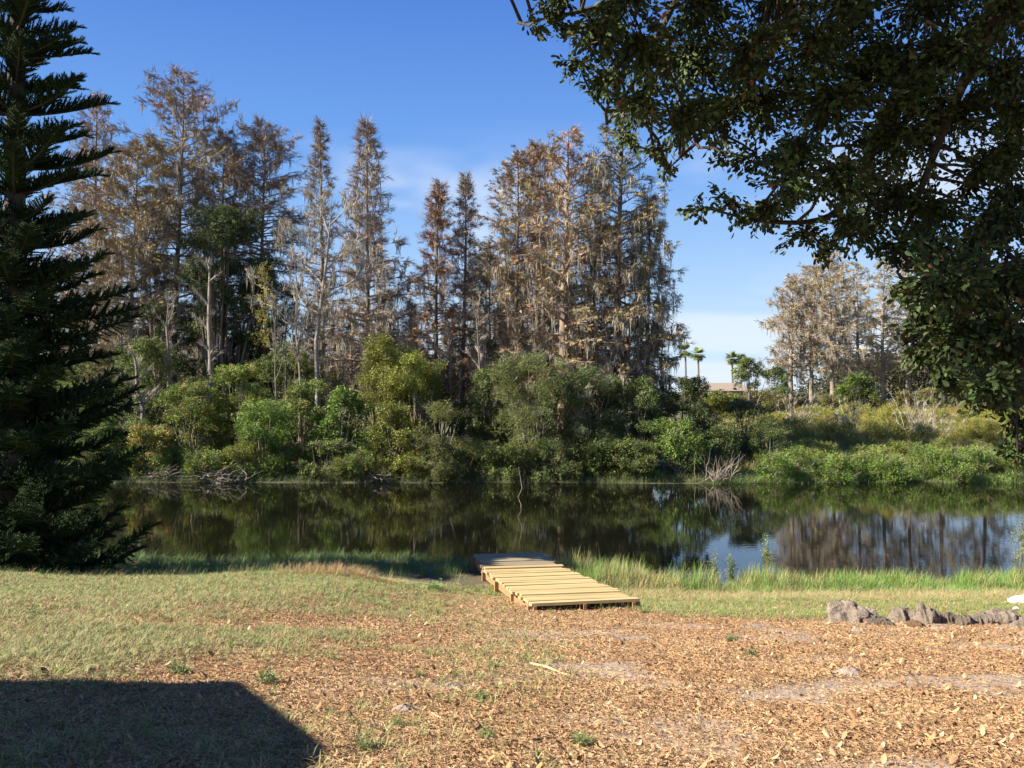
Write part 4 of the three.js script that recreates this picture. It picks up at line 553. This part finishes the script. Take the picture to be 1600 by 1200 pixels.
// ------------------------------------------------------------------ Norfolk pine on the left
{
  R = rng(1000);
  const d = 16.6, b = foot(18, d), t = thing('norfolk_pine', 'tall dark tiered pine with comb like boughs at the left edge', 'tree', b), h = 19.5, g = new Geo(); b.y = H(b.x, b.z);
  g.cc = [.10, .08, .065]; g.tube([V(0, -.4, 0), V(0, .5, 0), V(.02, h * .3, 0), V(0, h * .65, 0), V(0, h, 0)], [.32, .25, .2, .12, .02], 12); g.mesh('trunk', M.bark, t);
  const sg = new Geo(); { const r = rng(5); for (let k = 0; k < 26; k++) { const y = .02 + .26 * (k + r()) / 26, a = k * 2.4, L = .038 + .012 * r(), w = .011, q = [Math.cos(a), Math.sin(a)]; const i0 = sg.v(-q[1] * w, y - .012, q[0] * w), i1 = sg.v(q[1] * w, y - .012, -q[0] * w), i2 = sg.v(q[0] * L, y + .032, q[1] * L); sg.tri(i0, i1, i2); } sg.tube([V(0, 0, 0), V(0, .15, 0), V(0, .31, 0)], [.014, .013, .003], 5); }
  const sprig = sg.build(), sp = new Inst(sprig, M.pine);
  const rad = (y) => prof(y, [[0, 2.5], [1.2, 2.7], [3.7, 2.15], [5.6, 1.8], [7.4, 1.6], [10.5, 1.4], [15, .85], [19.5, .12]]);
  let y = .4, az = 0;
  while (y < h - .3) {
    const n = y > 12 ? 5 : y > 5.5 ? 6 : 7; az += .47;
    for (let k = 0; k < n; k++) {
      const a = az + k / n * 6.283 + rr(-.14, .14), L = rad(y) * rr(.66, 1.1), low = smooth(4, 0, y), bg = new Geo(); bg.cc = [.075, .06, .045];
      const dirx = Math.cos(a), dirz = Math.sin(a), pts = [], hi = smooth(4.5, 7.5, y), yy = y + rr(-.16, .16) * (1 - .6 * hi), rise = mix(.16, .0, low) + rr(-.1, .1) + .1 * hi, dip = rr(-.05, .12);
      for (let s = 0; s <= 7; s++) { const q = s / 7; pts.push(V(dirx * L * q, yy + L * (rise * q - (.16 * low + dip) * Math.sin(q * 3.1) + .08 * q * q), dirz * L * q)); }
      bg.tube(pts, pts.map((_, i) => .030 * (1.08 - i / 7)), 5, false); const bm = bg.mesh('bough', M.twig, t);
      const ns = Math.round(L * 52);
      for (let s = 0; s < ns; s++) {
        const q = .10 + .90 * (s + R()) / ns, i = Math.min(6, Math.floor(q * 7)), p = pts[i].clone().lerp(pts[i + 1], q * 7 - i), side = s % 2 ? 1 : -1, sx = -dirz * side, sz = dirx * side, out = rr(.25, 1.05);
        const ln = (1.25 - .75 * Math.pow(q, 3)) * rr(.8, 1.25) * (L > 1.4 ? 1.12 : .9);
        sp.along(p, V(sx * out + dirx * .35 + gauss() * .2 * (1 - hi), rr(mix(-.25, .3, hi), 1), sz * out + dirz * .35 + gauss() * .2 * (1 - hi)), R() * 6.28, ln, vary([.026, .048, .018], .3), ln * 1.0 > 1 ? 1.1 : .95);
      }
      for (let s = 0; s < 5; s++) sp.along(pts[7], V(dirx + gauss() * .35, .3 + gauss() * .3, dirz + gauss() * .35), R() * 6, rr(.6, .9), vary([.026, .048, .018], .3));
    }
    y += mix(.36, .46, R()) * (y > 5.5 ? 1.25 : .95);
  }
  sp.build('needles', t);
}

// ------------------------------------------------------------------ the big oak overhead on the right
{
  R = rng(1100);
  const b = onGround(7.4, -4.6), t = thing('overhanging_oak', 'large dark oak whose leafy branches hang over the upper right', 'tree', b), tr = new Geo(), lm = new Geo(); tr.cc = [.12, .095, .075]; lm.cc = [.11, .085, .068];
  const L0 = (p) => p.sub(b), loc = (px, py, d) => L0(at(px, py, d));
  tr.tube([V(0, -.4, 0), V(.05, .6, 0), V(0, 2.2, 0), V(-.2, 4, -.1), V(-.3, 5.6, -.2), V(.2, 8, .3)], [.55, .42, .37, .33, .26, .1], 14); tr.mesh('trunk', M.bark, t);
  const limbs = [];
  const limb = (pts, r0, r1, sides = 9) => { const c = new THREE.CatmullRomCurve3(pts), p = c.getPoints(pts.length * 5); lm.tube(p, p.map((_, i) => mix(r0, r1, i / (p.length - 1))), sides); limbs.push(...p); };
  limb([V(-.2, 4, -.1), loc(1760, -60, 5.8), loc(1600, 8, 6), loc(1467, 92, 6.3), loc(1420, 135, 6.4), loc(1380, 192, 6.5), loc(1355, 262, 6.6), loc(1300, 335, 6.7), loc(1200, 345, 6.7), loc(1110, 325, 6.7)], .085, .007);
  limb([loc(1560, 30, 6.1), loc(1500, 150, 6.2), loc(1440, 300, 6.4), loc(1400, 400, 6.5)], .05, .012, 6);
  limb([V(-.2, 3.6, -.1), loc(1760, 330, 5.5), loc(1640, 400, 5.7), loc(1540, 450, 5.9), loc(1450, 510, 6), loc(1410, 540, 6)], .11, .01);
  limb([loc(1700, 370, 5.6), loc(1620, 500, 5.2), loc(1590, 620, 5), loc(1588, 710, 4.9)], .018, .004, 6);
  limb([V(-.25, 5.2, -.15), loc(1500, -120, 6.4), loc(1280, -90, 6.8), loc(1080, -50, 7), loc(930, 5, 7.1), loc(815, 30, 7.1)], .09, .005);
  limb([loc(1280, -90, 6.8), loc(1200, 90, 6.6), loc(1120, 190, 6.6), loc(1045, 262, 6.6)], .05, .006, 6);
  limb([loc(1080, -50, 7), loc(1000, 110, 7), loc(950, 190, 7)], .03, .006, 6);
  limb([V(-.3, 5.6, -.2), V(-3.5, 6.4, -1), V(-6.5, 7.2, -1.2), V(-9.5, 7.6, -1)], .18, .04); limb([V(-.3, 5.6, -.2), V(-3, 7.4, 1.2), V(-6, 8.2, 2.2), V(-8.6, 8.2, 2.4)], .17, .04); limb([V(-.2, 5.4, -.1), V(-2.4, 7, -3), V(-5, 8, -4.2), V(-8, 8, -4.6)], .16, .04); limb([V(.2, 5, 0), V(2.5, 6.5, -2), V(4.5, 7, -3)], .18, .04); limb([V(0, 5, 0), V(.5, 6, -3.5), V(0, 6.2, -6)], .15, .04);
  const lv = new Inst(G.oak, M.oakLeaf), lv2 = new Inst(G.oak2, M.oakLeaf);
  const clump = (c, r, n, big = 1) => {
    let near = limbs[0], bd = 1e9; for (const q of limbs) { const e = q.distanceToSquared(c); if (e < bd) { bd = e; near = q; } }
    if (bd > .01) lm.tube(curvePts(near, c, 4, .05), [.016, .013, .011, .009, .006], 5, false);
    const nt = Math.max(3, Math.round(n / 26));
    for (let k = 0; k < nt; k++) {
      const dv = V(gauss(), gauss() * .8 - .25, gauss()).normalize(), e = c.clone().addScaledVector(dv, r * rr(.5, 1.15)), pts = curvePts(c.clone().addScaledVector(dv, r * rr(-.2, .1)), e, 3, .04 * big);
      lm.tube(pts, [.006, .005, .004, .002], 3, false);
      for (let j = 0; j < n / nt; j++) {
        const q = Math.pow(R(), .7), i = Math.min(2, Math.floor(q * 3)), p = pts[i].clone().lerp(pts[i + 1], q * 3 - i), off = V(gauss(), gauss() * .8, gauss()).multiplyScalar(.04 * big + r * .06); p.add(off);
        const a = dv.clone().multiplyScalar(.8).add(V(gauss() * .9, gauss() * .7 - .15, gauss() * .9));
        (R() < .6 ? lv : lv2).along(p, a, R() * 6.28, rr(.5, 1.05) * big, vary(R() < .03 ? [.13, .075, .03] : [.042, .066, .018], .35, .12), rr(.6, 1.0) * big);
      }
    }
  };
  const seen = [[880, -12, 48], [980, -15, 70], [1100, -12, 80], [1220, -15, 80], [1340, -10, 80], [1460, -10, 80], [1580, 0, 80], [1592, 165, 70], [1592, 300, 70], [1540, 255, 60], [1430, 130, 70], [1350, 100, 70], [1520, 380, 60], [835, 28, 28], [868, 30, 40], [930, 30, 66], [905, 92, 36], [945, 110, 48], [1000, 60, 86], [1000, 150, 62], [985, 205, 34], [1030, 228, 36], [1040, 262, 18], [1080, 80, 96], [1070, 170, 72], [1125, 165, 76], [1180, 60, 96], [1200, 150, 80], [1280, 60, 96], [1300, 150, 96], [1250, 225, 74], [1180, 235, 44], [1135, 240, 26], [1100, 325, 30], [1150, 315, 44], [1210, 320, 54], [1235, 280, 54], [1265, 365, 50], [1320, 260, 86], [1330, 340, 66], [1290, 395, 24], [1400, 200, 96], [1400, 300, 86], [1400, 80, 96], [1390, 380, 50], [1500, 60, 96], [1500, 170, 90], [1580, 100, 90], [1590, 220, 80], [1470, 320, 60], [1450, 375, 66], [1560, 330, 80], [1480, 430, 80], [1560, 430, 90], [1420, 440, 34], [1440, 480, 44], [1500, 520, 80], [1570, 530, 80], [1450, 545, 40], [1480, 580, 44], [1540, 600, 56], [1590, 600, 50], [1585, 655, 34], [1588, 705, 26], [1565, 690, 14]];
  for (const [px, py, r] of seen) for (const dd of r > 50 ? [-.45, .5] : [0]) { const d = 6.5 + dd + rr(-.4, .4) - (py > 400 ? .6 : 0) - (py > 590 ? .7 : 0), rm = r / F * d * .92; clump(loc(px, py, d), rm, Math.round(r * r * .10 * (r > 50 ? 1 : 1.1) * (py > 380 && px > 1430 ? 1.6 : 1))); }
  for (let k = 0; k < 46; k++) { const px = rr(800, 2100), py = k < 30 ? rr(-260, -70) : rr(-100, 600); clump(loc(k < 30 ? px : rr(1640, 2000), py, rr(5.4, 7.6)), .5, 330); }
  R = rng(1150);
  for (let k = 0; k < 210; k++) { const x = rr(-10.5, 2.2), z = rr(-4.6, 2.6), yy = Math.max(6.3, EYE + .5 * (-z - b.z) + 2.2 - b.y) + rr(0, 2.6) + .12 * (x < -5 ? -x - 5 : 0); clump(V(x, yy, z), .9, 230, 1.9); }  // unseen overhead clumps, added to keep sun off the visible leaves
  for (let k = 0; k < 50; k++) clump(V(rr(-2, 5), rr(7.5, 10), rr(-6, 3)), .85, 200, 1.5);
  for (let k = 0; k < 60; k++) { const d = rr(3, 6), x = rr(-1.2, 2.4), yy = EYE + .48 * d + 1.15 + rr(0, 1.5); clump(V(x, yy, -d).sub(b), .75, 240, 1.6); }  // lower clumps out of view, added to block sun from the hanging boughs
  const m = lm.mesh('branches', M.bark, t); m.userData.kind = 'stuff'; lv.build('crown', t); lv2.build('crown', t);
}

// ------------------------------------------------------------------ the house at the left whose gable shades the lawn
{
  R = rng(1200);
  const E = hit(355, 1064), P = hit(488, 1169), k = 1 / Math.tan(ELEV), lx = Math.cos(AZ) * k, lz = -Math.sin(AZ) * k;
  const gy = 1.9, wallTop = gy + 2.7, peak = wallTop + .36;                       // eave and ridge heights
  const back = (s, y) => V(s.x - lx * (y - s.y), y, s.z - lz * (y - s.y)), e0 = back(E, wallTop), p0 = back(P, peak), dir = V(p0.x - e0.x, 0, p0.z - e0.z), half = dir.length(); dir.normalize();
  const out = V(-dir.z, 0, dir.x); if (out.x > 0) out.negate();                      // away from the lawn, into the house
  const t = thing('house', 'low gabled house left of the camera, seen only by its shadow on the lawn', 'house', V(e0.x, gy - .5, e0.z)); t.rotation.y = Math.atan2(-dir.z, dir.x);
  const depth = 9, w = half * 2, inward = V(0, 0, 1).applyAxisAngle(V(0, 1, 0), t.rotation.y).dot(out) > 0 ? 1 : -1;      // local +x along the gable wall
  const add = (name, geo, c, par = t) => { const m = shade(new THREE.Mesh(geo, new THREE.MeshStandardMaterial({ color: col(...c), roughness: .85 }))); m.name = name; par.add(m); return m; };
  const sh = new THREE.Shape([[0, 0], [w, 0], [w, 3.2], [half, 3.56], [0, 3.2]].map((q) => new THREE.Vector2(...q))), wg = new THREE.ExtrudeGeometry(sh, { depth, bevelEnabled: false }); if (inward < 0) wg.translate(0, 0, -depth); add('wall', wg, [.55, .52, .46]);
  for (const s of [0, 1]) { const x0 = s ? half : 0, x1 = s ? w : half, q = new THREE.Shape([[x0, s ? 3.57 : 3.21], [x1, s ? 3.21 : 3.57], [x1, (s ? 3.21 : 3.57) + .05], [x0, (s ? 3.57 : 3.21) + .05]].map((z) => new THREE.Vector2(...z))), rg = new THREE.ExtrudeGeometry(q, { depth: depth + .06, bevelEnabled: false }); rg.translate(0, 0, inward < 0 ? -depth - .03 : -.03); add('roof_slope', rg, [.22, .2, .19]); }
  const win = new THREE.BoxGeometry(1.1, 1.1, .06); win.translate(half, 1.9, -.03 * inward); add('window', win, [.06, .07, .08]);
}
scene.traverse((o) => { if (o.isMesh) o.castShadow = o.receiveShadow = true; });
renderer.render(scene, camera);
